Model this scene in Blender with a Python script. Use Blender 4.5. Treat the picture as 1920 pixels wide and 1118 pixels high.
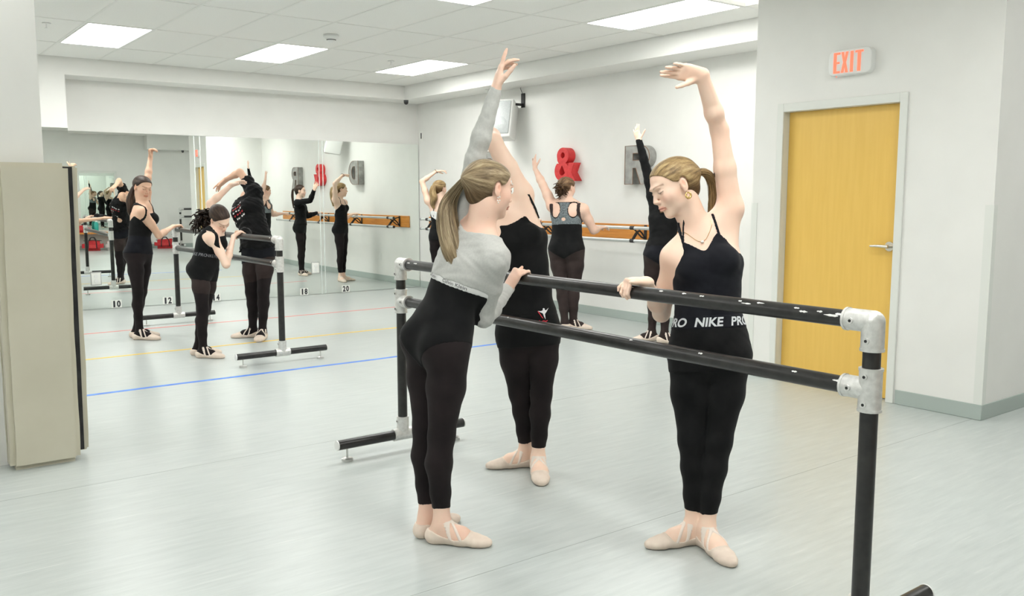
import bpy, bmesh, math, random
import numpy as np
from math import sin, cos, pi, radians, atan2, sqrt
from mathutils import Vector, Matrix

for _o in list(bpy.data.objects):
    bpy.data.objects.remove(_o)
S = bpy.context.scene
COL = S.collection
# ---------------------------------------------------------------- camera
F = 1647.0; CAMH = 1.42; PIT = radians(6.68); YAW = radians(37.1)
FW = np.array([sin(YAW)*cos(PIT), cos(YAW)*cos(PIT), -sin(PIT)])
RT = np.array([cos(YAW), -sin(YAW), 0.0])
UP = np.cross(RT, FW)
CAM = np.array([0.0, 0.0, CAMH])
cd = bpy.data.cameras.new('camera'); cam = bpy.data.objects.new('camera', cd); COL.objects.link(cam)
cd.sensor_fit = 'HORIZONTAL'; cd.sensor_width = 36.0; cd.lens = 36.0*F/1920.0
cd.clip_start = 0.05; cd.clip_end = 100
cam.matrix_world = Matrix(((RT[0], UP[0], -FW[0], CAM[0]), (RT[1], UP[1], -FW[1], CAM[1]), (RT[2], UP[2], -FW[2], CAM[2]), (0, 0, 0, 1)))
S.camera = cam
# ---------------------------------------------------------------- world and exposure
W = bpy.data.worlds.new('world'); S.world = W; W.use_nodes = True
W.node_tree.nodes['Background'].inputs[0].default_value = (0.9, 1.0, 0.97, 1)
W.node_tree.nodes['Background'].inputs[1].default_value = 0.3
S.view_settings.view_transform = 'Standard'; S.view_settings.look = 'None'
S.view_settings.gamma = 1.0; S.view_settings.use_curve_mapping = False
S.view_settings.exposure = 0.54
LIGHT = 11.0            # strength of the fluorescent ceiling panels

def at(px, py, w):      # point seen at a pixel of the 1920x1118 frame, w metres deep
    return CAM + (FW + RT*((px-960)/F) - UP*((py-559)/F))*w
def on_floor(px, py, z=0.0):
    r = FW + RT*((px-960)/F) - UP*((py-559)/F)
    return CAM + r*((z-CAMH)/r[2])
def depth(p):
    return float((np.asarray(p)-CAM) @ FW)

# ---------------------------------------------------------------- materials
MATS = {}
def mat(name, col, rough=0.6, metal=0.0, spec=0.5, emit=None, estr=0.0, **kw):
    if name in MATS: return MATS[name]
    m = bpy.data.materials.new(name); m.use_nodes = True
    b = m.node_tree.nodes['Principled BSDF']
    b.inputs['Base Color'].default_value = (*col, 1)
    b.inputs['Roughness'].default_value = rough
    b.inputs['Metallic'].default_value = metal
    b.inputs['Specular IOR Level'].default_value = spec
    if emit:
        b.inputs['Emission Color'].default_value = (*emit, 1); b.inputs['Emission Strength'].default_value = estr
    MATS[name] = m
    return m
def nodes(m): return m.node_tree.nodes, m.node_tree.links, m.node_tree.nodes['Principled BSDF']
def noise_mat(name, c0, c1, scale=8, detail=4, rough=0.6, stretch=(1, 1, 1), rotz=0, bump=0.0, bscale=None, spec=0.5, metal=0.0, lo=0.35, hi=0.65):
    if name in MATS: return MATS[name]
    m = mat(name, c0, rough, metal, spec); N, L, b = nodes(m)
    tc = N.new('ShaderNodeTexCoord'); mp = N.new('ShaderNodeMapping'); mp.inputs['Scale'].default_value = stretch
    mp.inputs['Rotation'].default_value = (0, 0, rotz)
    L.new(tc.outputs['Object'], mp.inputs['Vector'])
    n = N.new('ShaderNodeTexNoise'); n.inputs['Scale'].default_value = scale; n.inputs['Detail'].default_value = detail
    L.new(mp.outputs[0], n.inputs['Vector'])
    r = N.new('ShaderNodeValToRGB'); r.color_ramp.elements[0].position = lo; r.color_ramp.elements[1].position = hi
    r.color_ramp.elements[0].color = (*c0, 1); r.color_ramp.elements[1].color = (*c1, 1)
    L.new(n.outputs['Fac'], r.inputs[0]); L.new(r.outputs[0], b.inputs['Base Color'])
    if bump:
        n2 = N.new('ShaderNodeTexNoise'); n2.inputs['Scale'].default_value = bscale or scale*8; n2.inputs['Detail'].default_value = 3
        L.new(mp.outputs[0], n2.inputs['Vector'])
        bp = N.new('ShaderNodeBump'); bp.inputs['Strength'].default_value = bump; bp.inputs['Distance'].default_value = 0.002
        L.new(n2.outputs['Fac'], bp.inputs['Height']); L.new(bp.outputs[0], b.inputs['Normal'])
    return m

WALL = noise_mat('painted_wall', (0.795, 0.795, 0.765), (0.82, 0.82, 0.79), 3, 3, 0.55, bump=0.05, bscale=160, spec=0.3)
SOFFIT = noise_mat('soffit_paint', (0.82, 0.82, 0.79), (0.84, 0.84, 0.81), 3, 3, 0.6, bump=0.04, bscale=160, spec=0.3)
TILE = noise_mat('ceiling_tile', (0.83, 0.83, 0.80), (0.90, 0.90, 0.87), 150, 3, 0.9, bump=0.3, bscale=220, spec=0.1)
TBAR = mat('ceiling_bar', (0.80, 0.80, 0.77), 0.5)
BASEB = mat('vinyl_base', (0.40, 0.46, 0.43), 0.5)
FRAMEP = mat('door_frame_paint', (0.74, 0.76, 0.72), 0.35)
ALU = noise_mat('galvanised', (0.62, 0.62, 0.60), (0.74, 0.74, 0.72), 60, 4, 0.38, bump=0.25, bscale=300, metal=0.55)
STEEL = mat('zinc_steel', (0.62, 0.62, 0.60), 0.3, 0.9)
PIPE = noise_mat('black_pipe', (0.010, 0.010, 0.010), (0.022, 0.021, 0.020), 25, 4, 0.32, stretch=(1, 1, 1), bump=0.04, bscale=120)
DARK = mat('dark_hole', (0.01, 0.01, 0.01), 0.6)
WHITEP = mat('white_plastic', (0.80, 0.81, 0.79), 0.4)
BLACKP = mat('black_plastic', (0.015, 0.015, 0.016), 0.45)
CHIP = mat('paint_chip', (0.72, 0.72, 0.70), 0.5)
RAILM = mat('grey_rail', (0.62, 0.64, 0.63), 0.28, 0.35)
INK = mat('black_ink', (0.02, 0.02, 0.025), 0.6)
PAPER = mat('white_paper', (0.83, 0.84, 0.80), 0.6)
REDT = mat('red_tape', (0.78, 0.10, 0.08), 0.5)
YELT = mat('yellow_tape', (0.86, 0.58, 0.05), 0.5)
BLUT = noise_mat('blue_tape', (0.04, 0.16, 0.62), (0.10, 0.28, 0.78), 9, 5, 0.5)
MIRROR = mat('mirror_silver', (0.90, 0.935, 0.905), 0.0, 1.0)
GLASSEDGE = mat('mirror_edge', (0.86, 0.93, 0.90), 0.15, 0.4)
REDL = noise_mat('red_letter', (0.62, 0.03, 0.035), (0.74, 0.05, 0.05), 20, 4, 0.5)
GREYL = noise_mat('tin_letter', (0.30, 0.30, 0.285), (0.42, 0.42, 0.40), 14, 5, 0.42, metal=0.5)
RUSTL = mat('letter_edge', (0.22, 0.12, 0.07), 0.6, 0.2)
OAK = noise_mat('oak_board', (0.60, 0.22, 0.035), (0.74, 0.31, 0.06), 6, 5, 0.4, stretch=(6, 0.6, 6), bump=0.05)
DOORW = noise_mat('birch_door', (0.79, 0.50, 0.105), (0.82, 0.53, 0.12), 5, 6, 0.36, stretch=(7, 7, 0.5), bump=0.02)
MATB = noise_mat('beige_vinyl', (0.56, 0.53, 0.42), (0.60, 0.57, 0.46), 3, 4, 0.5, bump=0.12, bscale=40)
BLACKF = noise_mat('bag_black', (0.012, 0.012, 0.013), (0.03, 0.03, 0.032), 12, 3, 0.8)
REDF = noise_mat('bag_red', (0.50, 0.02, 0.03), (0.62, 0.05, 0.05), 12, 3, 0.7)

def floor_mat():
    m = mat('vinyl_floor', (0.6, 0.64, 0.63), 0.3, spec=0.45); N, L, b = nodes(m)
    tc = N.new('ShaderNodeTexCoord')
    def nz(sx, sy, rot, sc, det):
        mp = N.new('ShaderNodeMapping'); mp.inputs['Scale'].default_value = (sx, sy, 1); mp.inputs['Rotation'].default_value = (0, 0, rot)
        L.new(tc.outputs['Object'], mp.inputs['Vector'])
        n = N.new('ShaderNodeTexNoise'); n.inputs['Scale'].default_value = sc; n.inputs['Detail'].default_value = det; n.inputs['Roughness'].default_value = 0.62
        L.new(mp.outputs[0], n.inputs['Vector']); return n
    a = nz(1.6, 13, 0.10, 2.4, 7)       # long soft streaks across the sheet
    c = nz(1.3, 26, 0.14, 1.8, 6)       # fine white streaks
    g = nz(1, 1, 0, 0.7, 4)
    r = N.new('ShaderNodeValToRGB'); r.color_ramp.elements[0].position = 0.3; r.color_ramp.elements[1].position = 0.72
    r.color_ramp.elements[0].color = (0.435, 0.47, 0.46, 1); r.color_ramp.elements[1].color = (0.53, 0.565, 0.55, 1)
    L.new(a.outputs['Fac'], r.inputs[0])
    r2 = N.new('ShaderNodeValToRGB'); r2.color_ramp.elements[0].position = 0.60; r2.color_ramp.elements[1].position = 0.74
    r2.color_ramp.elements[0].color = (0, 0, 0, 1); r2.color_ramp.elements[1].color = (0.55, 0.55, 0.55, 1)
    L.new(c.outputs['Fac'], r2.inputs[0])
    mx = N.new('ShaderNodeMixRGB'); L.new(r2.outputs[0], mx.inputs[0]); L.new(r.outputs[0], mx.inputs[1]); mx.inputs[2].default_value = (0.68, 0.69, 0.67, 1)
    m2 = N.new('ShaderNodeMixRGB'); m2.blend_type = 'MULTIPLY'; m2.inputs[0].default_value = 0.35
    r3 = N.new('ShaderNodeValToRGB'); r3.color_ramp.elements[0].position = 0.3; r3.color_ramp.elements[1].position = 0.7
    r3.color_ramp.elements[0].color = (0.82, 0.84, 0.83, 1); r3.color_ramp.elements[1].color = (1, 1, 1, 1)
    L.new(g.outputs['Fac'], r3.inputs[0]); L.new(mx.outputs[0], m2.inputs[1]); L.new(r3.outputs[0], m2.inputs[2])
    L.new(m2.outputs[0], b.inputs['Base Color'])
    rr = N.new('ShaderNodeMapRange'); rr.inputs[3].default_value = 0.24; rr.inputs[4].default_value = 0.40
    L.new(a.outputs['Fac'], rr.inputs[0]); L.new(rr.outputs[0], b.inputs['Roughness'])
    return m
FLOOR = floor_mat()

# ---------------------------------------------------------------- object helpers
def link(name, me, m=None, parent=None, smooth=False):
    o = bpy.data.objects.new(name, me); COL.objects.link(o)
    if m:
        for x in (m if isinstance(m, (list, tuple)) else [m]): me.materials.append(x)
    if parent: o.parent = parent
    if smooth: me.polygons.foreach_set('use_smooth', [True]*len(me.polygons))
    return o
def fin(name, bm, m=None, parent=None, smooth=False, auto=None):
    bmesh.ops.recalc_face_normals(bm, faces=bm.faces)
    me = bpy.data.meshes.new(name); bm.to_mesh(me); bm.free()
    if auto is not None:
        me.polygons.foreach_set('use_smooth', [True]*len(me.polygons)); me.set_sharp_from_angle(angle=auto)
    return link(name, me, m, parent, smooth)
def tag(o, label, cat=None, group=None, kind=None):
    o['label'] = label
    if cat: o['category'] = cat
    if group: o['group'] = group
    if kind: o['kind'] = kind
    return o
def struct(o): o['kind'] = 'structure'; return o
def empty(name, loc=(0, 0, 0), label=None, cat=None, group=None):
    o = bpy.data.objects.new(name, None); COL.objects.link(o); o.location = loc; o.empty_display_size = 0.1
    if label: tag(o, label, cat, group)
    return o
def bx(bm, x0, x1, y0, y1, z0, z1, bev=0.0, seg=2):
    r = bmesh.ops.create_cube(bm, size=1.0); vs = r['verts']
    for v in vs:
        v.co = Vector(((x0+x1)/2+v.co.x*(x1-x0), (y0+y1)/2+v.co.y*(y1-y0), (z0+z1)/2+v.co.z*(z1-z0)))
    if bev:
        es = list({e for v in vs for e in v.link_edges})
        bmesh.ops.bevel(bm, geom=es, offset=bev, segments=seg, affect='EDGES', profile=0.5)
    return bm
def box(name, x0, x1, y0, y1, z0, z1, m, parent=None, bev=0.0, seg=2):
    bm = bmesh.new(); bx(bm, x0, x1, y0, y1, z0, z1, bev, seg)
    if parent is not None and parent.type == 'EMPTY':
        bmesh.ops.translate(bm, verts=bm.verts, vec=-parent.location)
    return fin(name, bm, m, parent, auto=0.7 if bev else None)
def frame_of(d):
    d = np.asarray(d, float); d = d/np.linalg.norm(d)
    a = np.array([0, 0, 1.0]) if abs(d[2]) < 0.9 else np.array([1.0, 0, 0])
    s = np.cross(d, a); s /= np.linalg.norm(s)
    return d, s, np.cross(s, d)
def tube_bm(bm, pts, rad, n=16, cap=True):
    pts = [np.asarray(p, float) for p in pts]
    rad = rad if isinstance(rad, (list, tuple)) else [rad]*len(pts)
    rings = []; prev = None
    for i, p in enumerate(pts):
        a = pts[max(i-1, 0)]; b = pts[min(i+1, len(pts)-1)]
        d, s, t = frame_of(b-a)
        if prev is not None:
            s = prev - d*(prev@d); s /= np.linalg.norm(s); t = np.cross(s, d)
        prev = s
        rings.append([bm.verts.new(p+(s*cos(2*pi*k/n)+t*sin(2*pi*k/n))*rad[i]) for k in range(n)])
    for a, b in zip(rings, rings[1:]):
        for k in range(n): bm.faces.new((a[k], a[(k+1) % n], b[(k+1) % n], b[k]))
    if cap: bm.faces.new(rings[0][::-1]); bm.faces.new(rings[-1])
    return bm
def tube(name, pts, rad, m, parent=None, n=16, cap=True):
    bm = bmesh.new(); tube_bm(bm, pts, rad, n, cap)
    if parent is not None and parent.type == 'EMPTY':
        bmesh.ops.translate(bm, verts=bm.verts, vec=-parent.location)
    return fin(name, bm, m, parent, auto=0.8)
_font = [None]
def text_mesh(s, size=1.0, depth=0.0, bevel=0.0, bold=0.0):
    c = bpy.data.curves.new('lettering', 'FONT'); c.body = s; c.size = size; c.offset = bold; c.extrude = depth; c.bevel_depth = bevel
    c.align_x = 'CENTER'; c.align_y = 'CENTER'; c.resolution_u = 6
    o = bpy.data.objects.new('lettering', c); COL.objects.link(o)
    me = bpy.data.meshes.new_from_object(o.evaluated_get(bpy.context.evaluated_depsgraph_get()))
    bpy.data.objects.remove(o); bpy.data.curves.remove(c)
    return me
def fit_mesh(me, w, h, d=None):      # centre a flat lettering mesh and give it an exact width and height
    n = len(me.vertices); co = np.empty(n*3); me.vertices.foreach_get('co', co); co = co.reshape(-1, 3)
    lo, hi = co.min(0), co.max(0); co = (co-(lo+hi)/2)
    sc = np.array([w/(hi[0]-lo[0]), h/(hi[1]-lo[1]), 1.0]); co *= sc
    me.vertices.foreach_set('co', co.ravel()); me.update(); return me
def place(o, origin, xdir, ydir):
    x = Vector(xdir).normalized(); y = Vector(ydir).normalized(); z = x.cross(y)
    o.matrix_world = Matrix(((x[0], y[0], z[0], origin[0]), (x[1], y[1], z[1], origin[1]), (x[2], y[2], z[2], origin[2]), (0, 0, 0, 1)))
    return o

# ================================================================ THE ROOM
YM = 11.736; XW = 7.072; XD = 5.649; YB0 = 2.548; YB1 = 4.364; ZC = 2.99; ZS = 2.795; YS = 11.30; XS = 6.60
YR = -1.60; XL = -3.60; XR = 8.60; ZMIR = 2.19
bm = bmesh.new(); bx(bm, XL-.2, XR+.2, YR-.2, 12.1, -0.12, 0.0)
floor = struct(fin('floor', bm, FLOOR))
for ys_ in (2.60, 0.60, 4.60): box('floor_seam', XL, XD if ys_ > 2.5 else XR, ys_-.0015, ys_+.0015, -.002, .0004, mat('seam_weld', (.30, .33, .32), .5), floor)
# walls
struct(box('wall_mirror', XL-.2, XR+.2, 11.86, 12.06, 0, 3.15, WALL))
struct(box('wall_upper', 2.12, XW, YM, 11.86, ZMIR, 3.1, WALL))
struct(box('wall_pilaster', XL, 2.12, YS, 11.86, 0, 3.1, SOFFIT))
struct(box('wall_right', XW, XW+.15, YB1, 11.86, 0, 3.15, WALL))
struct(box('wall_rear', XL-.2, XR+.2, YR-.2, YR, 0, 3.15, WALL))
struct(box('wall_left', XL-.2, XL, YR, 12.06, 0, 3.15, WALL))
struct(box('wall_recess', XR, XR+.2, YR, YB0, 0, 3.15, WALL))
DY0, DY1, DZ = 3.185, 4.095, 2.035     # the door opening
bm = bmesh.new()
bx(bm, XD, XD+.16, YB0, DY0-.012, 0, 3.1); bx(bm, XD, XD+.16, DY1+.012, YB1, 0, 3.1); bx(bm, XD, XD+.16, DY0-.012, DY1+.012, DZ+.012, 3.1)
bx(bm, XD+.16, XW+.15, YB1-.16, YB1, 0, 3.1); bx(bm, XD+.16, XR, YB0, YB0+.16, 0, 3.1)
struct(fin('wall_exit', bm, WALL))
# soffits (bulkheads) under the ceiling
struct(box('trim_1', 2.12, XW, YS, YM, ZS, 3.1, SOFFIT))
struct(box('trim_2', XS, XW, YB1, YS, ZS, 3.1, SOFFIT))
struct(box('trim_3', 5.4, 6.5, YR, YR+.45, 2.62, 3.1, SOFFIT))
# column at the left that carries the crash mats
struct(box('wall_column', 0.18, 0.855, 5.22, 5.80, 0, 3.1, WALL))
# vinyl baseboards
BH = 0.10
def baseboard(n, x0, x1, y0, y1):
    struct(box(n, x0, x1, y0, y1, 0.0, BH, BASEB, bev=0.003, seg=1))
baseboard('baseboard_right', XW-.006, XW, YB1, 11.72)
baseboard('baseboard_exit', XD-.006, XD, YB0-.006, 3.122)
baseboard('baseboard_exit_far', XD-.006, XD, 4.165, YB1+.006)
baseboard('baseboard_block', XD, XW-.006, YB1, YB1+.006)
baseboard('baseboard_recess', XD, XR, YB0-.006, YB0)
baseboard('baseboard_rear', XL, XR, YR, YR+.006)
# corner guards on the exit block
def guard(n, y, sy):
    bm = bmesh.new(); bx(bm, XD-.004, XD+.0, min(y, y+sy*.05), max(y, y+sy*.05), BH, 1.36); bx(bm, XD-.004, XD+.045, min(y-sy*.004, y), max(y-sy*.004, y), BH, 1.36)
    struct(fin(n, bm, FRAMEP))
guard('trim_4', YB1, -1); guard('trim_5', YB0, 1)

# ceiling: slab, lay-in tiles, bars
ceil = struct(box('ceiling', XL-.2, XR+.2, YR-.2, 12.06, 3.10, 3.2, TILE))
GX = [1.88+0.608*k for k in range(-9, 12)]; GY = [10.28-1.35*k for k in range(-1, 10)]
LX = [-1.768, 0.056, 1.88, 3.704, 5.528, 7.352]; LY = [8.93, 4.88, 0.83]  # last column: an unseen panel added to brighten the recess walls
def is_light(x, y): return any(abs(x-a) < .05 for a in LX) and any(abs(y-b) < .05 for b in LY) and not (x > 6 and y > 2) and not (5 < x < 6 and y < 2) 
tile_me = {}
def tile_mesh(w, d):
    k = (round(w, 3), round(d, 3))
    if k not in tile_me:
        bm = bmesh.new(); bx(bm, 0, w, 0, d, 0, 0.016)
        bmesh.ops.bevel(bm, geom=[e for e in bm.edges if all(v.co.z < .001 for v in e.verts)], offset=0.004, segments=1, affect='EDGES')
        bmesh.ops.recalc_face_normals(bm, faces=bm.faces)
        me = bpy.data.meshes.new('ceiling_tile'); bm.to_mesh(me); bm.free(); me.materials.append(TILE); tile_me[k] = me
    return tile_me[k]
def xmax_at(y): return XS if y > YB1 else (XD if y > YB0 else XR)
for i, x in enumerate(GX[:-1]):
    for j, y1 in enumerate(GY[:-1]):
        y0 = GY[j+1]; x1 = GX[i+1]
        xa, xb, ya, yb = max(x, XL), min(x1, xmax_at((y0+y1)/2)), max(y0, YR), min(y1, YS)
        if xb-xa < .05 or yb-ya < .05 or is_light(x, y0): continue
        o = bpy.data.objects.new('ceiling_tile', tile_mesh(xb-xa-.016, yb-ya-.016)); COL.objects.link(o); o.parent = ceil
        o.location = (xa+.008, ya+.008, ZC+.001)
for x in GX:
    if XL < x < XR:
        ya = YR; yb = YS
        if x > XD: yb = YB0
        if XD < x < XS: box('ceiling_bar', x-.012, x+.012, YB1, YS, ZC-.002, ZC+.03, TBAR, ceil)
        box('ceiling_bar', x-.012, x+.012, YB0 if False else ya, yb, ZC-.002, ZC+.03, TBAR, ceil)
for y in GY:
    if YR < y < YS:
        box('ceiling_bar', XL, xmax_at(y), y-.012, y+.012, ZC-.0025, ZC+.0295, TBAR, ceil)
# fluorescent panels
EMIT = mat('light_diffuser', (0.9, 0.9, 0.9), 0.5, emit=(1.0, 0.995, 0.965), estr=LIGHT)
def ceiling_light(x, y, label):
    e = empty('ceiling_light', (x+.304, y+.675, ZC-.004), label, 'ceiling light', 'fluorescent panels in the ceiling grid')
    bm = bmesh.new(); w, d = .296, .665
    for a in ((-w, -w+.018, -d, d), (w-.018, w, -d, d), (-w+.018, w-.018, -d, -d+.018), (-w+.018, w-.018, d-.018, d)): bx(bm, *a, 0, .02)
    fin('frame', bm, TBAR, e)
    bm = bmesh.new(); bx(bm, -w+.018, w-.018, -d+.018, d-.018, .006, .014); fin('diffuser', bm, EMIT, e)
LN = {(1.88, 8.93): 'bright ceiling panel above the mirror, left of three in the far row', (3.704, 8.93): 'bright ceiling panel in the middle of the far row',
      (5.528, 8.93): 'bright ceiling panel nearest the far corner', (5.528, 4.88): 'large bright ceiling panel beside the right bulkhead',
      (3.704, 4.88): 'ceiling panel just touching the top edge of the photograph'}
nm = 0
for x in LX:
    for y in LY:
        if not is_light(x, y): continue
        ceiling_light(x, y, LN.get((x, y), 'ceiling panel overhead outside the photograph'))

# mirrors: four glass panels, the left ones a little out of true
def mirror(name, prof, label):
    bm = bmesh.new(); fr = []; bk = []
    for x, y in prof:
        fr.append((bm.verts.new((x, y, .004)), bm.verts.new((x, y, ZMIR))))
        bk.append((bm.verts.new((x, y+.006, .004)), bm.verts.new((x, y+.006, ZMIR))))
    for a, b in zip(fr, fr[1:]): bm.faces.new((a[0], b[0], b[1], a[1]))
    for a, b in zip(bk, bk[1:]): bm.faces.new((b[0], a[0], a[1], b[1])).material_index = 1
    for k in range(len(prof)-1):
        bm.faces.new((fr[k][1], fr[k+1][1], bk[k+1][1], bk[k][1])).material_index = 1
        bm.faces.new((fr[k+1][0], fr[k][0], bk[k][0], bk[k+1][0])).material_index = 1
    for k, sgn in ((0, 1), (-1, -1)): bm.faces.new((fr[k][0], fr[k][1], bk[k][1], bk[k][0])).material_index = 1
    bmesh.ops.recalc_face_normals(bm, faces=bm.faces)
    for f in bm.faces: f.smooth = f.material_index == 0
    me = bpy.data.meshes.new(name); bm.to_mesh(me); bm.free()
    o = link(name, me, [MIRROR, GLASSEDGE]); me.set_sharp_from_angle(angle=0.5)
    tag(o, label, 'mirror', 'wall mirror panels')
xs = np.linspace(3.700, 5.418, 33); tt = np.linspace(0, 1, 33); al = -0.042*(1-tt)-0.008*tt
ys = np.concatenate([[0], np.cumsum((al[1:]+al[:-1])/2*np.diff(xs))]); ys = ys-ys[-1]+YM-.014
mirror('wall_mirror_panel', list(zip(xs, ys)), 'middle mirror panel bearing the numbers 14 and 18')
yl = ys[0]
mirror('wall_mirror_panel', [(2.128, yl+.042*(3.69-2.128)), (3.69, yl)], 'left mirror panel bearing the numbers 10 and 12')
mirror('wall_mirror_panel', [(5.432, YM-.010), (XW-.01, YM-.010-.008*1.63)], 'right mirror panel beside the corner, bearing the number 20')
mirror('wall_mirror_panel', [(0.9, YS-.008), (2.118, YS-.008)], 'narrow mirror on the pilaster behind the crash mat')

for xq, par, lb in ((3.695, 'wall_mirror_panel.001', 0), (3.768, 'wall_mirror_panel', 0), (5.425, 'wall_mirror_panel.002', 0), (5.482, 'wall_mirror_panel.002', 0)):
    yq = float(np.interp(xq, xs, ys)) if xq < 5.42 else YM-.010-.008*(xq-5.432)
    po = bpy.data.objects[par]; box('edge_strip', xq-.006, xq+.006, yq-.0035, yq-.0005, .004, ZMIR-.002, GLASSEDGE, po, .0012, 1)
# floor tape
def tape(name, y, w, m, label, x0=-1.5, x1=6.3):
    bm = bmesh.new(); n = 24
    rows = []
    for k in range(n+1):
        x = x0+(x1-x0)*k/n; dy = .004*sin(k*1.7)+.003*sin(k*.6+1)
        rows.append([bm.verts.new((x, y+dy-w/2, 0)), bm.verts.new((x, y+dy+w/2, 0)), bm.verts.new((x, y+dy+w/2, .0009)), bm.verts.new((x, y+dy-w/2, .0009))])
    for a, b in zip(rows, rows[1:]):
        for q in range(4): bm.faces.new((a[q], a[(q+1) % 4], b[(q+1) % 4], b[q]))
    bm.faces.new(rows[0]); bm.faces.new(rows[-1][::-1])
    tag(fin(name, bm, m), label, 'floor tape', 'tape lines across the floor')
tape('floor_tape', 9.77, .030, REDT, 'thin red tape line nearest the mirror', x1=6.0)
tape('floor_tape', 8.225, .042, YELT, 'yellow tape line between the red and the blue', x1=5.6)
tape('floor_tape', 6.73, .050, BLUT, 'blue tape line across the floor', x1=5.3)

# the exit door
door = struct(empty('door_1', (XD, (DY0+DY1)/2, 0)))
bm = bmesh.new(); bx(bm, .062, .106, DY0-3.64, DY1-3.64, .006, DZ, .003, 1); dslab = fin('door_slab', bm, DOORW, door)
bm = bmesh.new(); a0, a1 = DY0-3.64, DY1-3.64
for (y0, y1, z0, z1) in ((a0-.055, a0, 0, DZ+.062), (a1, a1+.055, 0, DZ+.062), (a0, a1, DZ, DZ+.062)):
    bx(bm, -.014, .001, y0, y1, z0, z1, .003, 1)
for (y0, y1, z0, z1) in ((a0-.012, a0, 0, DZ+.012), (a1, a1+.012, 0, DZ+.012), (a0, a1, DZ, DZ+.012)):
    bx(bm, .0, .15, y0, y1, z0, z1)
for (y0, y1, z0, z1) in ((a0, a0+.015, 0, DZ), (a1-.015, a1, 0, DZ), (a0, a1, DZ-.015, DZ)):
    bx(bm, .107, .15, y0, y1, z0, z1)
fin('door_frame', bm, FRAMEP, door)
CHROME = mat('satin_nickel', (0.66, 0.63, 0.56), 0.25, 1.0)
bm = bmesh.new(); hy = 3.245-3.64
tube_bm(bm, [(.064, hy, 1.07), (.048, hy, 1.07)], .033, 24); tube_bm(bm, [(.05, hy, 1.07), (.015, hy, 1.07)], .013, 16)
tube_bm(bm, [(.012, hy-.012, 1.07), (.012, hy+.03, 1.071), (.016, hy+.08, 1.071), (.022, hy+.125, 1.069)], [.012, .012, .010, .008], 14)
fin('door_handle', bm, CHROME, dslab, auto=0.7)

# exit sign
ex = empty('exit_sign', (XD, 3.545, 2.335), 'white exit sign with red letters above the wooden door', 'exit sign')
bm = bmesh.new()
def rrect(w, h, r, n=6): return [(sx*(w-r)+r*cos(a), sz*(h-r)+r*sin(a)) for sx, sz, a0 in ((1, 1, 0), (-1, 1, pi/2), (-1, -1, pi), (1, -1, 1.5*pi)) for a in [a0+pi/2*k/n for k in range(n+1)]]
rings = [[bm.verts.new((xx, q[0], q[1])) for q in rrect(w_, h_, r_)] for xx, w_, h_, r_ in ((0, .165, .088, .045), (-.042, .165, .088, .045), (-.050, .161, .084, .042), (-.052, .155, .078, .036))]
for ra, rb in zip(rings, rings[1:]):
    for k in range(len(ra)): bm.faces.new((ra[k], ra[(k+1) % len(ra)], rb[(k+1) % len(ra)], rb[k]))
bm.faces.new(rings[-1]); bm.faces.new(rings[0][::-1])
fin('housing', bm, WHITEP, ex, auto=0.6)
EXRED = mat('exit_red', (0.85, 0.10, 0.06), 0.5, emit=(1.0, 0.16, 0.08), estr=0.9)
EXL = {'E': [[(-.5, -.5), (.5, -.5), (.5, -.40), (-.06, -.40), (-.06, -.05), (.42, -.05), (.42, .05), (-.06, .05), (-.06, .40), (.5, .40), (.5, .5), (-.5, .5)]],
       'X': [[(-.5, -.5), (-.12, -.5), (0, -.17), (.12, -.5), (.5, -.5), (.2, 0), (.5, .5), (.12, .5), (0, .17), (-.12, .5), (-.5, .5), (-.2, 0)]],
       'I': [[(-.5, -.5), (.5, -.5), (.5, .5), (-.5, .5)]],
       'T': [[(-.2, -.5), (.2, -.5), (.2, .40), (.5, .40), (.5, .5), (-.5, .5), (-.5, .40), (-.2, .40)]]}
def glyph(loops, dep):
    """extruded flat glyph from an outer loop and hole loops (x right, y up)"""
    c = bpy.data.curves.new('glyph', 'CURVE'); c.dimensions = '2D'; c.fill_mode = 'BOTH'; c.extrude = dep/2; c.bevel_depth = 0
    for lp in loops:
        s = c.splines.new('POLY'); s.points.add(len(lp)-1); s.use_cyclic_u = True
        for q, w_ in zip(s.points, lp): q.co = (w_[0], w_[1], 0, 1)
    o = bpy.data.objects.new('glyph', c); COL.objects.link(o)
    me = bpy.data.meshes.new_from_object(o.evaluated_get(bpy.context.evaluated_depsgraph_get()))
    bpy.data.objects.remove(o); bpy.data.curves.remove(c); return me
for ch, yy, ww in (('E', .096, .050), ('X', .036, .054), ('I', -.018, .022), ('T', -.074, .060)):
    me = glyph([[(q[0]*ww, q[1]*.140) for q in l] for l in EXL[ch]], .0025); o = link('letter', me, EXRED); place(o, (-.0535, yy, 0), (0, -1, 0), (0, 0, 1)); o.parent = ex
bm = bmesh.new(); tube_bm(bm, [(-.03, .11, -.087), (-.03, .11, -.094)], .004, 10); fin('indicator_lamp', bm, EXRED, ex)

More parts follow.
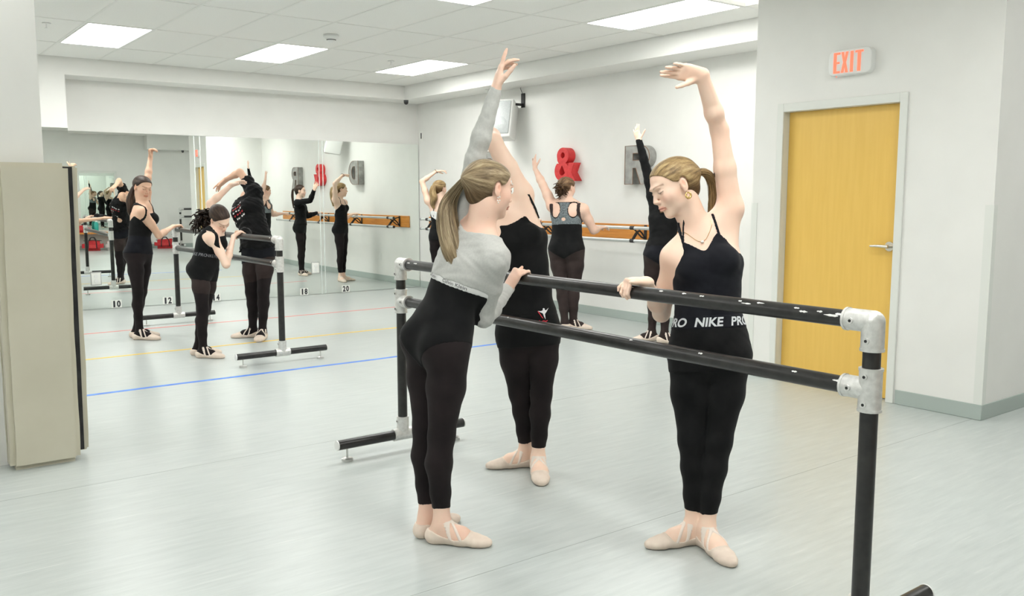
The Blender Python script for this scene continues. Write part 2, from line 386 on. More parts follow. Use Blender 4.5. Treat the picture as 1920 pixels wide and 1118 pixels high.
# number stickers and the sign in the corner
def num_sticker(s, x, y, z=.054):
    e = empty('number_sticker', (x, y, z), {'10': 'sticker numbered ten on the mirror, left of the tall dancer', '12': 'sticker numbered twelve on the mirror, beside the far post', '14': 'sticker numbered fourteen on the mirror, behind the bowed dancer', '18': 'sticker numbered eighteen on the mirror, left of the right seam', '20': 'sticker numbered twenty on the mirror, nearest the corner'}[s], 'sticker', 'number stickers along the mirror')
    box('card', x-.062, x+.062, y-.0015, y, z-.049, z+.049, PAPER, e)
    for k, c in enumerate(s):
        me = fit_mesh(text_mesh(c, .1, .0005, 0, .004), .022 if c == '1' else .044, .082); o = link('digit', me, INK)
        place(o, (-.027+.054*k, -.0022, 0), (1, 0, 0), (0, 0, 1)); o.parent = e
def ymir(x):
    if x < 3.695: return yl+.042*(3.69-x)
    if x < 5.42: return float(np.interp(x, xs, ys))
    return YM-.010-.008*(x-5.432)
for s, x in (('10', 2.66), ('12', 3.28), ('14', 3.9), ('18', 5.15), ('20', 5.8)): num_sticker(s, x, ymir(x)-.0012)
e = empty('number_sign', (XW, 11.635, 2.315), 'white card with number 1 high on the right wall by the corner', 'sign')
box('card', XW-.003, XW, 11.58, 11.69, 2.24, 2.39, PAPER, e)
me = fit_mesh(text_mesh('1', .1, .0006, 0, .003), .028, .085); o = link('digit', me, INK); place(o, (-.004, 0, 0), (0, -1, 0), (0, 0, 1)); o.parent = e

# outlets
def outlet(x, y, z, nx, label, big=False):
    e = empty('wall_outlet', (x, y, z), label, 'outlet')
    if nx:   # on the right wall
        box('plate', x-.005, x, y-.036, y+.036, z-.058, z+.058, WHITEP, e, .003, 1)
        for dz in (-.024, .024): box('socket', x-.008, x-.004, y-.017, y+.017, z+dz-.015, z+dz+.015, PAPER, e, .002, 1)
    else:
        w = .062 if big else .036
        box('plate', x-w, x+w, y-.004, y, z-.085, z+.085, mat('grey_plate', (.45, .46, .44), .5), e, .003, 1)
        box('cover', x-w+.01, x+w-.01, y-.007, y-.003, z-.072, z+.072, PAPER, e, .002, 1)
        for dz in (-.03, .03):
            bm = bmesh.new(); tube_bm(bm, [(0, -.006, dz), (0, -.016, dz)], .024, 16); fin('socket', bm, WHITEP, e, auto=.7)
outlet(5.33, ymir(5.33)-.001, .386, False, 'white double outlet set into the mirror beside the right seam', True)
outlet(2.44, ymir(2.44)-.001, .385, False, 'white double outlet set into the mirror near the crash mat', True)
outlet(XW, 10.40, .40, True, 'white wall outlet near the mirror corner')
outlet(XW, 6.99, .42, True, 'white wall outlet under the wall barre by the letter R')

# ceiling fittings
e = empty('smoke_detector', (3.95, 8.18, ZC-.002), 'white round smoke detector on the ceiling tiles', 'smoke detector')
bm = bmesh.new(); tube_bm(bm, [(0, 0, 0), (0, 0, -.02), (0, 0, -.03)], [.075, .075, .062], 28); fin('base', bm, WHITEP, e, auto=.6)
bm = bmesh.new(); tube_bm(bm, [(0, 0, -.03), (0, 0, -.052), (0, 0, -.06)], [.055, .040, .030], 28); fin('chamber', bm, WHITEP, e, auto=.6)
bm = bmesh.new(); tube_bm(bm, [(0, 0, -.044), (0, 0, -.050)], [.0475, .0435], 28, False); fin('vent_ring', bm, DARK, e)
for (x, y, lb) in ((1.6, 9.2, 'small sprinkler head near the left wall edge'), (5.25, 9.3, 'small sprinkler head between the middle and corner panels'), (6.83, 9.55, 'small sprinkler head under the right bulkhead')):
    zt = ZC if x < 6.6 else ZS
    e = empty('sprinkler', (x, y, zt-.001), lb, 'sprinkler', 'ceiling sprinklers')
    bm = bmesh.new(); tube_bm(bm, [(0, 0, 0), (0, 0, -.006)], .038, 20); fin('escutcheon', bm, WHITEP, e, auto=.6)
    bm = bmesh.new(); tube_bm(bm, [(0, 0, -.005), (0, 0, -.045)], .008, 10); tube_bm(bm, [(0, 0, -.045), (0, 0, -.049)], .02, 14); fin('head', bm, WHITEP, e, auto=.6)
def dome(x, y, z, lb):
    e = empty('dome_camera', (x, y, z), lb, 'camera')
    bm = bmesh.new(); tube_bm(bm, [(0, 0, 0), (0, 0, -.03)], [.034, .033], 20); fin('base', bm, mat('camera_grey', (.06, .065, .07), .5), e, auto=.6)
    bm = bmesh.new(); tube_bm(bm, [(0, 0, -.03)]+[(0, 0, -.03-.034*sin(a)) for a in (.3, .7, 1.1, 1.45)], [.033]+[.033*cos(a) for a in (.3, .7, 1.1, 1.45)], 20); fin('dome', bm, BLACKP, e, auto=1.2)
dome(6.635, 11.33, ZS-.001, 'small dark dome camera under the bulkhead corner')
dome(6.3, YR+.4, 2.619, 'small dark dome camera on the rear bulkhead, seen in the mirror')

# loudspeaker on the right wall
sp = empty('loudspeaker', (6.86, 9.22, 2.36), 'white loudspeaker tilted on a wall bracket beside the letters', 'loudspeaker')
bm = bmesh.new()
pts = [(-.17, -.13), (-.19, .13), (.19, .13), (.17, -.13)]
bx(bm, -.165, .165, -.15, .13, -.25, .25, .018, 3)
for v in bm.verts:
    if v.co.y > 0: v.co.x *= .72; v.co.z *= .9
body = fin('cabinet', bm, WHITEP, sp, auto=.6)
GRIL = noise_mat('speaker_grille', (.50, .53, .53), (.58, .61, .61), 90, 2, .5, bump=.3, bscale=300)
bm = bmesh.new(); bx(bm, -.135, .135, -.158, -.148, -.205, .225, .008, 2); g = fin('grille', bm, GRIL, sp, auto=.6)
bm = bmesh.new(); tube_bm(bm, [(0, -.157, -.085), (0, -.161, -.085), (0, -.160, -.085)], [.105, .098, .06], 32); fin('woofer', bm, GRIL, g, auto=.6)
bm = bmesh.new(); bx(bm, -.02, .02, -.163, -.157, -.238, -.208); lg = fin('badge', bm, BLACKP, sp)
bm = bmesh.new(); bx(bm, -.012, .012, -.1645, -.1625, -.226, -.218); fin('badge_mark', bm, REDT, lg)
sp.rotation_euler = (radians(-14), 0, radians(-62))
sb = empty('speaker_bracket', (XW, 9.10, 2.66), 'black wall bracket and cable above the loudspeaker', 'bracket')
bm = bmesh.new(); bx(bm, -.02, 0, -.035, .035, -.12, .06, .004, 1); bx(bm, -.16, -.01, -.015, .015, -.10, -.07); fin('plate', bm, BLACKP, sb)
bm = bmesh.new(); tube_bm(bm, [(-.015, .01, .06), (-.03, .03, .12), (-.02, .02, .21)], .004, 8); fin('cable', bm, BLACKP, sb)

# block letters on the right wall
def arc(cx, cy, rx, ry, a0, a1, n=14): return [(cx+rx*cos(radians(a0+(a1-a0)*k/n)), cy+ry*sin(radians(a0+(a1-a0)*k/n))) for k in range(n+1)]
L_D = [[(-.5, -.5), (-.02, -.5)]+arc(-.02, 0, .52, .5, -90, 90)+[(-.5, .5)], [(-.17, -.27), (-.17, .27), (-.02, .27)]+arc(-.02, 0, .2, .27, 90, -90)]
L_R = [[(-.5, -.5), (-.17, -.5), (-.17, -.08), (-.06, -.08), (.14, -.5), (.5, -.5), (.24, -.03)]+arc(.14, .21, .34, .29, -60, 90)+[(-.5, .5)], [(-.17, .12), (-.17, .30), (.08, .30)]+arc(.08, .21, .1, .09, 90, -90)]
L_A = [arc(-.08, .255, .30, .245, -60, 200, 22)+[(-.36, .12), (-.28, .02)]+arc(-.14, -.20, .36, .30, 130, 290, 20)+[(.14, -.38), (.24, -.5), (.56, -.5), (.34, -.24), (.46, -.02), (.5, .04), (.22, .04), (.18, -.05), (.02, .08)],
       arc(-.08, .27, .10, .09, 0, 360, 16)[::-1][:-1], [(-.12, -.02), (.04, -.26)]+arc(-.12, -.22, .13, .12, -50, -240, 10)]
def letter(name, loops, y, z, w, h, dep, mm, label):
    e = empty(name, (XW, y, z), label, 'letter', 'large block letters on the right wall')
    lp = [[(p[0]*w, p[1]*h) for p in l] for l in loops]
    me = glyph(lp, dep); o = link('letter_body', me, mm); place(o, (-dep/2-.002, 0, 0), (0, -1, 0), (0, 0, 1)); o.parent = e
    if mm is GREYL:
        for l in lp:
            bm = bmesh.new(); pl = [(-dep-.003, -p[0], p[1]) for p in l]; pl += pl[:2]
            tube_bm(bm, pl, .004, 6); fin('edge_trim', bm, RUSTL, e)
letter('wall_letter_d', L_D, 9.68, 1.80, .36, .40, .11, GREYL, 'grey metal letter D on the right wall, seen in the mirror')
letter('wall_ampersand', L_A, 8.16, 1.79, .36, .40, .11, REDL, 'red ampersand on the right wall')
letter('wall_letter_r', L_R, 6.93, 1.75, .38, .42, .11, GREYL, 'grey metal letter R on the right wall')

# wall barre: board, brackets, two rails
wbx = empty('wall_barre', (XW, 8.2, 1.0), 'long wooden wall barre with two grey rails on the right wall', 'ballet barre')
BY0, BY1 = 5.85, 11.41
bm = bmesh.new(); bx(bm, -.022, -.001, BY0-8.2, BY1-8.2, -.085, .095, .003, 1); fin('backing_board', bm, OAK, wbx)
for z, off, nm2 in ((.065, -.225, 'upper_rail'), (-.075, -.225, 'lower_rail')):
    bm = bmesh.new(); tube_bm(bm, [(off, BY0-8.2+.15, z), (off, BY1-8.2-.12, z)], .0185, 16); r = fin(nm2, bm, RAILM, wbx, auto=.7)
    for yy in (BY0-8.2+.145, BY1-8.2-.115):
        bm = bmesh.new(); tube_bm(bm, [(off, yy-.006, z), (off, yy+.006, z)], .0195, 16); fin('end_cap', bm, BLACKP, r, auto=.7)
for y in (11.12, 9.79, 8.45, 6.87):
    bm = bmesh.new(); yy = y-8.2
    bx(bm, -.032, -.022, yy-.018, yy+.018, -.08, .09)
    def flat(pts, w=.016, t=.007):
        for a, b in zip(pts, pts[1:]): tube_bm(bm, [(p[0], yy, p[1]) for p in (a, b)], .009, 8)
    flat([(-.03+.0-.20*k/10*1.0, -.06+.09*sin(pi*k/10)+.0*k) for k in range(11)])
    flat([(-.03, .07), (-.10, .055), (-.16, .0), (-.2, -.05), (-.225, -.075)])
    flat([(-.03, -.06), (-.09, -.04), (-.15, .01), (-.2, .05), (-.225, .065)])
    for z in (.065, -.075): tube_bm(bm, [(-.225, yy-.03, z), (-.225, yy+.03, z)], .022, 14)
    fin('bracket', bm, BLACKP, wbx, auto=.6)

# portable double barres
RP = 0.0265
def portable(name, x, y0, y1, label, grp, chips=(), axis='y', wide=.4):
    e = empty(name, (x, y0, 0), label, 'ballet barre', grp)
    def tr(p): return (p[0], p[1], p[2]) if axis == 'y' else (p[1], -p[0], p[2])
    Ld = y1-y0; z1, z2, zb = 1.047, .842, .092
    def T(nm, pts, r, m, par=e, n=20):
        bm = bmesh.new(); tube_bm(bm, [tr(p) for p in pts], r, n); return fin(nm, bm, m, par, auto=.7)
    up = T('upper_rail', [(0, .06, z1), (0, Ld-.06, z1)], RP, PIPE); lo_ = T('lower_rail', [(0, .05, z2), (0, Ld-.05, z2)], RP, PIPE)
    for s, yy in ((1, 0), (-1, Ld)):
        T('post', [(0, yy, zb+.05), (0, yy, z1-.05)], RP, PIPE)
        # elbow
        R = RP*1.28; pts = [(0, yy, z1-.085), (0, yy, z1-.012)]+[(0, yy+s*(.03-.03*cos(a)), z1-.012+.012+(.0)*a) if False else (0, yy+s*.012*(1-cos(a)), z1-.012+.012*sin(a)) for a in (.5, 1.0, 1.57)]+[(0, yy+s*.085, z1)]
        bm = bmesh.new(); tube_bm(bm, [tr(p) for p in [(0, yy, z1-.085), (0, yy, z1+.0)]], R, 20); tube_bm(bm, [tr(p) for p in [(0, yy, z1), (0, yy+s*.085, z1)]], R, 20)
        bmesh.ops.create_uvsphere(bm, u_segments=20, v_segments=12, radius=R*1.005, matrix=Matrix.Translation(tr((0, yy, z1))))
        for rr, (a, b) in ((R*1.06, ((0, yy, z1-.088), (0, yy, z1-.080))), (R*1.06, ((0, yy+s*.080, z1), (0, yy+s*.088, z1)))): tube_bm(bm, [tr(a), tr(b)], rr, 20)
        el = fin('elbow_fitting', bm, ALU, e, auto=.6)
        te_l = []
        bm = bmesh.new(); tube_bm(bm, [tr((0, yy, z2-.062)), tr((0, yy, z2+.062))], R, 20); tube_bm(bm, [tr((0, yy, z2)), tr((0, yy+s*.085, z2))], R, 20)
        for a, b in (((0, yy, z2+.058), (0, yy, z2+.066)), ((0, yy, z2-.066), (0, yy, z2-.058)), ((0, yy+s*.08, z2), (0, yy+s*.088, z2))): tube_bm(bm, [tr(a), tr(b)], R*1.06, 20)
        t1 = fin('tee_fitting', bm, ALU, e, auto=.6)
        bm = bmesh.new(); tube_bm(bm, [tr((0, yy, zb)), tr((0, yy, zb+.10))], R, 20); tube_bm(bm, [tr((-.062, yy, zb)), tr((.062, yy, zb))], R, 20)
        t2 = fin('tee_fitting', bm, ALU, e, auto=.6)
        for par, cs in ((el, ((yy+s*.055, z1), (yy, z1-.055))), (t1, ((yy, z2+.042), (yy, z2-.042), (yy+s*.055, z2))), (t2, ((yy, zb+.075),))):
            for (sy_, sz_) in cs:
                bm = bmesh.new(); tube_bm(bm, [tr((-R*.9, sy_, sz_)), tr((-R-.004, sy_, sz_))], .0095, 12); o = fin('set_screw', bm, [ALU, DARK], par, auto=.7)
                bm = bmesh.new(); tube_bm(bm, [tr((-R-.003, sy_, sz_)), tr((-R-.0048, sy_, sz_))], .0048, 8); fin('screw_socket', bm, DARK, e)
        for q in (-.045, .045):
            bm = bmesh.new(); tube_bm(bm, [tr((q, yy-R*.9, zb)), tr((q, yy-R-.004, zb))], .0095, 12); fin('set_screw', bm, ALU, t2, auto=.7)
        bp = T('base_pipe', [(-wide, yy, zb), (wide, yy, zb)], RP, PIPE)
        for q in (-1, 1):
            T('end_cap', [(q*wide, yy, zb), (q*(wide+.006), yy, zb)], RP*1.04, WHITEP, bp)
            bm = bmesh.new(); X = q*(wide-.055)
            tube_bm(bm, [tr((X, yy, .018)), tr((X, yy, zb-.02))], .0062, 10)
            tube_bm(bm, [tr((X, yy, .0)), tr((X, yy, .014)), tr((X, yy, .019))], [.031, .031, .022], 20)
            fin('levelling_foot', bm, STEEL, bp, auto=.6)
    rng = random.Random(5)
    for par, z in ((up, z1), (lo_, z2)):
        for (f, ang, ln) in (chips if z == z1 else chips[::3]):
            bm = bmesh.new(); yy = Ld*f; n = 5
            top = []; bot = []
            for k in range(n+1):
                y_ = yy+ln*(k/n-.5); hh = .05+.10*rng.random() if 0 < k < n else .02
                for lst, aa in ((top, ang+hh), (bot, ang-hh)):
                    lst.append(bm.verts.new(tr((-cos(aa)*(RP+.0004), y_, z+sin(aa)*(RP+.0004)))))
            for k in range(n): bm.faces.new((top[k], top[k+1], bot[k+1], bot[k]))
            fin('paint_chip', bm, CHIP, par)
    return e
GB = 'portable double barres'
rng = random.Random(3)
chips1 = [(.035, .55, .03), (.06, .6, .02), (.045, .3, .05), (.09, .7, .02), (.14, .8, .03), (.17, .75, .015), (.23, .8, .02), (.26, .9, .02), (.30, .85, .02), (.355, .9, .018), (.37, .85, .015), (.60, 1.0, .012), (.64, .9, .012), (.93, .55, .035), (.955, .5, .03), (.02, .4, .02), (.16, .5, .04), (.08, .35, .03)]
portable('portable_barre', 2.41, 1.41, 4.20, 'black pipe double barre in the foreground with silver fittings', GB, chips1)
portable('portable_barre', 2.89, 7.06, 9.98, 'black pipe double barre standing by the mirror', GB, [(.05, .5, .02), (.9, .5, .03)])
portable('portable_barre', 6.18, -1.25, .95, 'spare black pipe barre by the rear wall, seen at the mirror seam', GB, (), axis='x')

# folded crash mats standing round the column
cm = empty('crash_mat', (0.78, 5.14, 0), 'tall beige vinyl crash mat standing against the column', 'crash mat')
def mat_panel(nm, x0, x1, y0, y1, z0, z1, seed, bev=.03):
    bm = bmesh.new(); bx(bm, x0, x1, y0, y1, z0, z1)
    bmesh.ops.subdivide_edges(bm, edges=[e for e in bm.edges if abs(e.verts[0].co.z-e.verts[1].co.z) > .5], cuts=16)
    bmesh.ops.bevel(bm, geom=[e for e in bm.edges if len(e.link_faces) == 2 and e.calc_face_angle() > .5], offset=bev, segments=4, affect='EDGES')
    rg = random.Random(seed); ph = [rg.random()*6 for _ in range(6)]
    for v in bm.verts:
        z = v.co.z
        v.co.x += .0022*sin(z*5+ph[0])+.0012*sin(z*17+ph[1])+.012*(z-.8)
        v.co.y += .0015*sin(z*9+ph[2])
    bmesh.ops.translate(bm, verts=bm.verts, vec=(-.78, -5.14, 0))
    return fin(nm, bm, MATB, cm, auto=.9)
mat_panel('front_panel', .600, .933, 5.06, 5.175, .0, 1.585, 1, .026)
mat_panel('rear_panel', .66, 1.000, 5.197, 5.219, .02, 1.575, 2, .010)
mat_panel('side_panel', .602, .68, 5.178, 5.60, .0, 1.58, 4, .014)
bm = bmesh.new(); bx(bm, .69, .972, 5.178, 5.195, .03, 1.57)
for v in bm.verts: v.co.x += .012*(v.co.z-.8)
bmesh.ops.translate(bm, verts=bm.verts, vec=(-.78, -5.14, 0)); fin('gap_shade', bm, BLACKF, cm)  # black strip standing in for the shade between the mat layers
bm = bmesh.new(); bx(bm, .10, .16, 5.16, 5.85, 0, 1.575, .02, 3); bmesh.ops.translate(bm, verts=bm.verts, vec=(-.78, -5.14, 0)); fin('far_side_panel', bm, MATB, cm, auto=.8)

# rear of the room, seen only in the mirror: viewing window, bench, bags
win = struct(empty('window_1', (4.20, YR, 1.25)))
bm = bmesh.new()
for a in ((-.48, -.42, -.80, .80), (.42, .48, -.80, .80), (-.42, .42, .74, .80), (-.42, .42, -.80, -.74)): bx(bm, a[0], a[1], 0, .03, a[2], a[3], .004, 1)
fin('window_frame', bm, FRAMEP, win)
bm = bmesh.new(); bx(bm, -.42, .42, .004, .010, -.74, .74); fin('window_pane', bm, mat('dark_window_glass', (.72, .80, .76), .0, 1.0), win)
bn = empty('bench', (3.6, YR+.25, 0), 'low wooden bench under the viewing window', 'bench')
box('seat', 2.3, 4.75, YR+.05, YR+.42, .42, .46, OAK, bn, .004, 1)
for x in (2.4, 3.5, 4.62): box('leg', x-.03, x+.03, YR+.08, YR+.40, 0, .42, OAK, bn, .004, 1)
def bag(x, y, z, L, Wd, Hh, rz, m, lb, strap=True):
    e = empty('duffel_bag', (x, y, z), lb, 'bag', 'dance bags along the rear wall')
    bm = bmesh.new(); bx(bm, -L/2, L/2, -Wd/2, Wd/2, 0, Hh)
    bmesh.ops.bevel(bm, geom=list(bm.edges), offset=min(Wd, Hh)*.32, segments=4, affect='EDGES')
    rg = random.Random(int(x*100)); p = [rg.random()*6 for _ in range(4)]
    for v in bm.verts: v.co.z = max(0, v.co.z*(1+.10*sin(v.co.x*14+p[0])-.08*sin(v.co.y*15+p[1]))); v.co.y += .015*sin(v.co.x*18+p[2])
    fin('bag_body', bm, m, e, auto=1.2)
    m2 = BLACKF if m is REDF else REDF
    bm = bmesh.new(); tube_bm(bm, [(-L*.42, 0, Hh*.95), (0, .0, Hh*1.015), (L*.42, 0, Hh*.95)], .008, 8); fin('zip', bm, m2, e)
    if strap:
        for s in (-1, 1):
            bm = bmesh.new(); tube_bm(bm, [(-L*.2, s*Wd*.5, Hh*.25), (-L*.18, s*Wd*.46, Hh*.9), (-L*.08, s*Wd*.25, Hh*1.25), (L*.08, s*Wd*.25, Hh*1.25), (L*.18, s*Wd*.46, Hh*.9), (L*.2, s*Wd*.5, Hh*.25)], .012, 8); fin('handle', bm, m2, e, auto=1)
    e.rotation_euler.z = rz
bag(3.95, YR+.60, 0, .50, .26, .27, .2, REDF, 'red duffel bag on the floor before the bench')
bag(4.95, YR+.62, 0, .55, .28, .25, -.1, BLACKF, 'black duffel bag on the floor right of the red one')
bag(5.72, YR+.50, 0, .52, .28, .24, .1, REDF, 'red bag slumped by the rear wall, seen right of the raised arm')
bag(5.15, YR+.18, 0, .55, .25, .30, .3, BLACKF, 'black bag upright against the rear wall')
bag(3.3, YR+.58, 0, .5, .26, .25, -.3, REDF, 'red bag on the floor at the left end of the bench')
bag(3.75, YR+.24, .461, .42, .24, .20, .1, REDF, 'red bag lying on the bench', False)
bag(4.42, YR+.62, 0, .36, .26, .22, .5, mat('bag_cream', (.62, .58, .55), .8), 'cream bag between the red and black bags', False)
bo = empty('water_bottle', (4.10, YR+.24, .461), 'teal bottle standing on the bench', 'bottle')
TEAL = mat('teal_plastic', (.03, .42, .36), .35)
bm = bmesh.new(); tube_bm(bm, [(0, 0, 0), (0, 0, .012), (0, 0, .22), (0, 0, .25), (0, 0, .27)], [.05, .055, .055, .04, .028], 20); fin('bottle_body', bm, TEAL, bo, auto=.7)
bm = bmesh.new(); tube_bm(bm, [(0, 0, .268), (0, 0, .31)], .03, 16); fin('cap', bm, WHITEP, bo, auto=.7)

# ================================================================ PEOPLE: bodies as smooth distance fields
V = lambda *a: np.array(a, float)
def nrm(v): v = np.asarray(v, float); return v/np.linalg.norm(v)
class Cone:      # tapering elliptical limb section
    def __init__(s, p0, p1, a0, b0, a1, b1, side=None, k=.02):
        s.p0 = np.asarray(p0, float); p1 = np.asarray(p1, float); s.L = max(np.linalg.norm(p1-s.p0), 1e-5); s.u = (p1-s.p0)/s.L
        if side is None: side = frame_of(s.u)[1]
        side = np.asarray(side, float); side = side-s.u*(side@s.u); s.s = nrm(side); s.f = np.cross(s.u, s.s)
        s.a = (a0, a1-a0); s.b = (b0, b1-b0); s.k = k; m = max(a0, b0, a1, b1)
        s.lo = np.minimum(s.p0, p1)-m; s.hi = np.maximum(s.p0, p1)+m
    def __call__(s, X, Y, Z):
        x = X-s.p0[0]; y = Y-s.p0[1]; z = Z-s.p0[2]
        h = x*s.u[0]+y*s.u[1]+z*s.u[2]; t = np.clip(h/s.L, 0, 1)
        a = s.a[0]+s.a[1]*t; b = s.b[0]+s.b[1]*t; c = np.minimum(a, b)
        e = (h-t*s.L)/c; p = (x*s.s[0]+y*s.s[1]+z*s.s[2])/a; q = (x*s.f[0]+y*s.f[1]+z*s.f[2])/b
        k0 = np.sqrt(p*p+q*q+e*e)+1e-6; k1 = np.sqrt((p/a)**2+(q/b)**2+(e/c)**2)+1e-6
        return k0*(k0-1)/k1
class Ell:       # ellipsoid
    def __init__(s, c, r, R=None, k=.02, sub=False):
        s.c = np.asarray(c, float); s.r = np.asarray(r, float); s.R = np.eye(3) if R is None else R; s.k = k; s.sub = sub
        m = s.r.max(); s.lo = s.c-m; s.hi = s.c+m
    def __call__(s, X, Y, Z):
        x = X-s.c[0]; y = Y-s.c[1]; z = Z-s.c[2]
        q = [(x*s.R[i][0]+y*s.R[i][1]+z*s.R[i][2])/s.r[i] for i in range(3)]
        k0 = np.sqrt(q[0]**2+q[1]**2+q[2]**2)+1e-6; k1 = np.sqrt((q[0]/s.r[0])**2+(q[1]/s.r[1])**2+(q[2]/s.r[2])**2)+1e-6
        return k0*(k0-1)/k1
def smin(a, b, k): h = np.maximum(k-np.abs(a-b), 0)/k; return np.minimum(a, b)-h*h*k*.25
def smax(a, b, k): return -smin(-a, -b, k)
class Grid:
    def __init__(s, lo, hi, r):
        s.lo = np.asarray(lo, float); s.r = r; s.n = np.maximum(np.ceil((np.asarray(hi)-s.lo)/r).astype(int)+1, 3)
        s.ax = [s.lo[i]+r*np.arange(s.n[i]) for i in range(3)]
        s.X = s.ax[0][:, None, None].astype(np.float32); s.Y = s.ax[1][None, :, None].astype(np.float32); s.Z = s.ax[2][None, None, :].astype(np.float32)
    def fill(s, prims, extra=.03):
        d = np.full(tuple(s.n), .09, np.float32)
        for p in prims:
            mg = p.k+extra
            i0 = np.clip(((p.lo-mg-s.lo)/s.r).astype(int), 0, s.n); i1 = np.clip(((p.hi+mg-s.lo)/s.r).astype(int)+2, 0, s.n)
            if (i1 <= i0).any(): continue
            sl = tuple(slice(a, b) for a, b in zip(i0, i1))
            v = p(s.X[sl[0]], s.Y[:, sl[1]], s.Z[:, :, sl[2]]).astype(np.float32)
            d[sl] = smax(d[sl], -v, p.k) if getattr(p, 'sub', False) else smin(d[sl], v, p.k)
        return d
def field_at(prims, P):
    X, Y, Z = P[:, 0], P[:, 1], P[:, 2]; d = np.full(len(P), .09)
    for p in prims:
        v = p(X, Y, Z); d = smax(d, -v, p.k) if getattr(p, 'sub', False) else smin(d, v, p.k)
    return d
def nets(d, lo, r):       # surface nets: zero level of a sampled field -> vertices and quads
    sg = d < 0; n = d.shape
    c = sg[:-1, :-1, :-1].astype(np.int8)
    for i, j, k in ((1,0,0),(0,1,0),(0,0,1),(1,1,0),(1,0,1),(0,1,1),(1,1,1)):
        c = c + sg[i:n[0]-1+i, j:n[1]-1+j, k:n[2]-1+k]
    I = np.argwhere((c > 0) & (c < 8))
    if len(I) == 0: return np.zeros((0, 3)), np.zeros((0, 4), int)
    idx = -np.ones(tuple(m-1 for m in n), np.int32); idx[I[:, 0], I[:, 1], I[:, 2]] = np.arange(len(I))
    off = np.array([(a, b, e) for a in (0, 1) for b in (0, 1) for e in (0, 1)])
    cv = np.stack([d[I[:, 0]+o[0], I[:, 1]+o[1], I[:, 2]+o[2]] for o in off], 1)
    acc = np.zeros((len(I), 3)); cnt = np.zeros(len(I))
    for a in range(8):
        for b in range(a+1, 8):
            if np.abs(off[a]-off[b]).sum() != 1: continue
            m = (cv[:, a] < 0) != (cv[:, b] < 0)
            t = cv[m, a]/(cv[m, a]-cv[m, b]); acc[m] += off[a]+t[:, None]*(off[b]-off[a]); cnt[m] += 1
    vs = lo+r*(I+acc/cnt[:, None]); Q = []
    for ax in range(3):
        sl0 = [slice(1, -1)]*3; sl0[ax] = slice(0, -1); sl1 = list(sl0); sl1[ax] = slice(1, None)
        A = sg[tuple(sl0)]; B = sg[tuple(sl1)]
        E = np.argwhere(A != B); base = E+1; base[:, ax] = E[:, ax]
        inside = A[E[:, 0], E[:, 1], E[:, 2]]
        u, w = [(1, 2), (2, 0), (0, 1)][ax]
        def g(du, dw):
            q = base.copy(); q[:, u] -= du; q[:, w] -= dw; return idx[q[:, 0], q[:, 1], q[:, 2]]
        q = np.stack([g(1, 1), g(0, 1), g(0, 0), g(1, 0)], 1); q[~inside] = q[~inside][:, ::-1]; Q.append(q)
    q = np.concatenate(Q); return vs, q[(q >= 0).all(1)]
def mesh_from(name, vs, qs, cols=None, slots=None):
    me = bpy.data.meshes.new(name); me.vertices.add(len(vs)); me.vertices.foreach_set('co', np.asarray(vs, np.float32).ravel())
    me.loops.add(qs.size); me.loops.foreach_set('vertex_index', qs.astype(np.int32).ravel())
    me.polygons.add(len(qs)); me.polygons.foreach_set('loop_start', np.arange(0, qs.size, qs.shape[1], dtype=np.int32))
    me.polygons.foreach_set('use_smooth', np.ones(len(qs), bool))
    me.update(calc_edges=True)
    if cols is not None:
        a = me.color_attributes.new('Col', 'FLOAT_COLOR', 'POINT'); a.data.foreach_set('color', np.asarray(cols, np.float32).ravel())
    return me
def relax(vs, qs, n=1, f=.4):
    for _ in range(n):
        s = np.zeros_like(vs); c = np.zeros(len(vs))
        for a in range(4):
            for b in ((a+1) % 4, (a+3) % 4): np.add.at(s, qs[:, a], vs[qs[:, b]]); np.add.at(c, qs[:, a], 1)
        vs = vs+(s/np.maximum(c, 1)[:, None]-vs)*f
    return vs

# ---- materials for people
def vcol_skin(name, tint, red):
    m = mat(name, tint, 0.48, spec=0.35); N, L, b = nodes(m)
    at_ = N.new('ShaderNodeVertexColor'); at_.layer_name = 'Col'
    tc = N.new('ShaderNodeTexCoord'); n = N.new('ShaderNodeTexNoise'); n.inputs['Scale'].default_value = 9; n.inputs['Detail'].default_value = 4
    L.new(tc.outputs['Object'], n.inputs['Vector'])
    r = N.new('ShaderNodeValToRGB'); r.color_ramp.elements[0].position = .35; r.color_ramp.elements[1].position = .7
    r.color_ramp.elements[0].color = (*tint, 1); r.color_ramp.elements[1].color = (*red, 1); L.new(n.outputs['Fac'], r.inputs[0])
    mx = N.new('ShaderNodeMixRGB'); mx.blend_type = 'MULTIPLY'; mx.inputs[0].default_value = 1
    L.new(r.outputs[0], mx.inputs[1]); L.new(at_.outputs[0], mx.inputs[2]); L.new(mx.outputs[0], b.inputs['Base Color'])
    b.inputs['Subsurface Weight'].default_value = 0.08; b.inputs['Subsurface Radius'].default_value = (.02, .008, .005); b.inputs['Subsurface Scale'].default_value = .5
    return m
SKIN1 = vcol_skin('skin_fair', (.86, .635, .50), (.85, .585, .45))
SKIN2 = vcol_skin('skin_rosy', (.81, .575, .455), (.80, .52, .40))
SKIN3 = vcol_skin('skin_warm', (.70, .455, .325), (.68, .42, .29))
def cloth(name, c0, c1, rough=.85, sheen=.05, sc=14, bs=260):
    m = noise_mat(name, c0, c1, sc, 4, rough, bump=.12, bscale=bs, spec=.15); b = m.node_tree.nodes['Principled BSDF']
    b.inputs['Sheen Weight'].default_value = sheen; b.inputs['Sheen Roughness'].default_value = .5; return m
BLK = cloth('black_lycra', (.0045, .005, .0055), (.009, .009, .0095))
NAVY = cloth('blueblack_lycra', (.006, .0065, .010), (.011, .012, .016))
TIGHT = cloth('black_tights', (.010, .0078, .0084), (.019, .0140, .0148), sc=6)
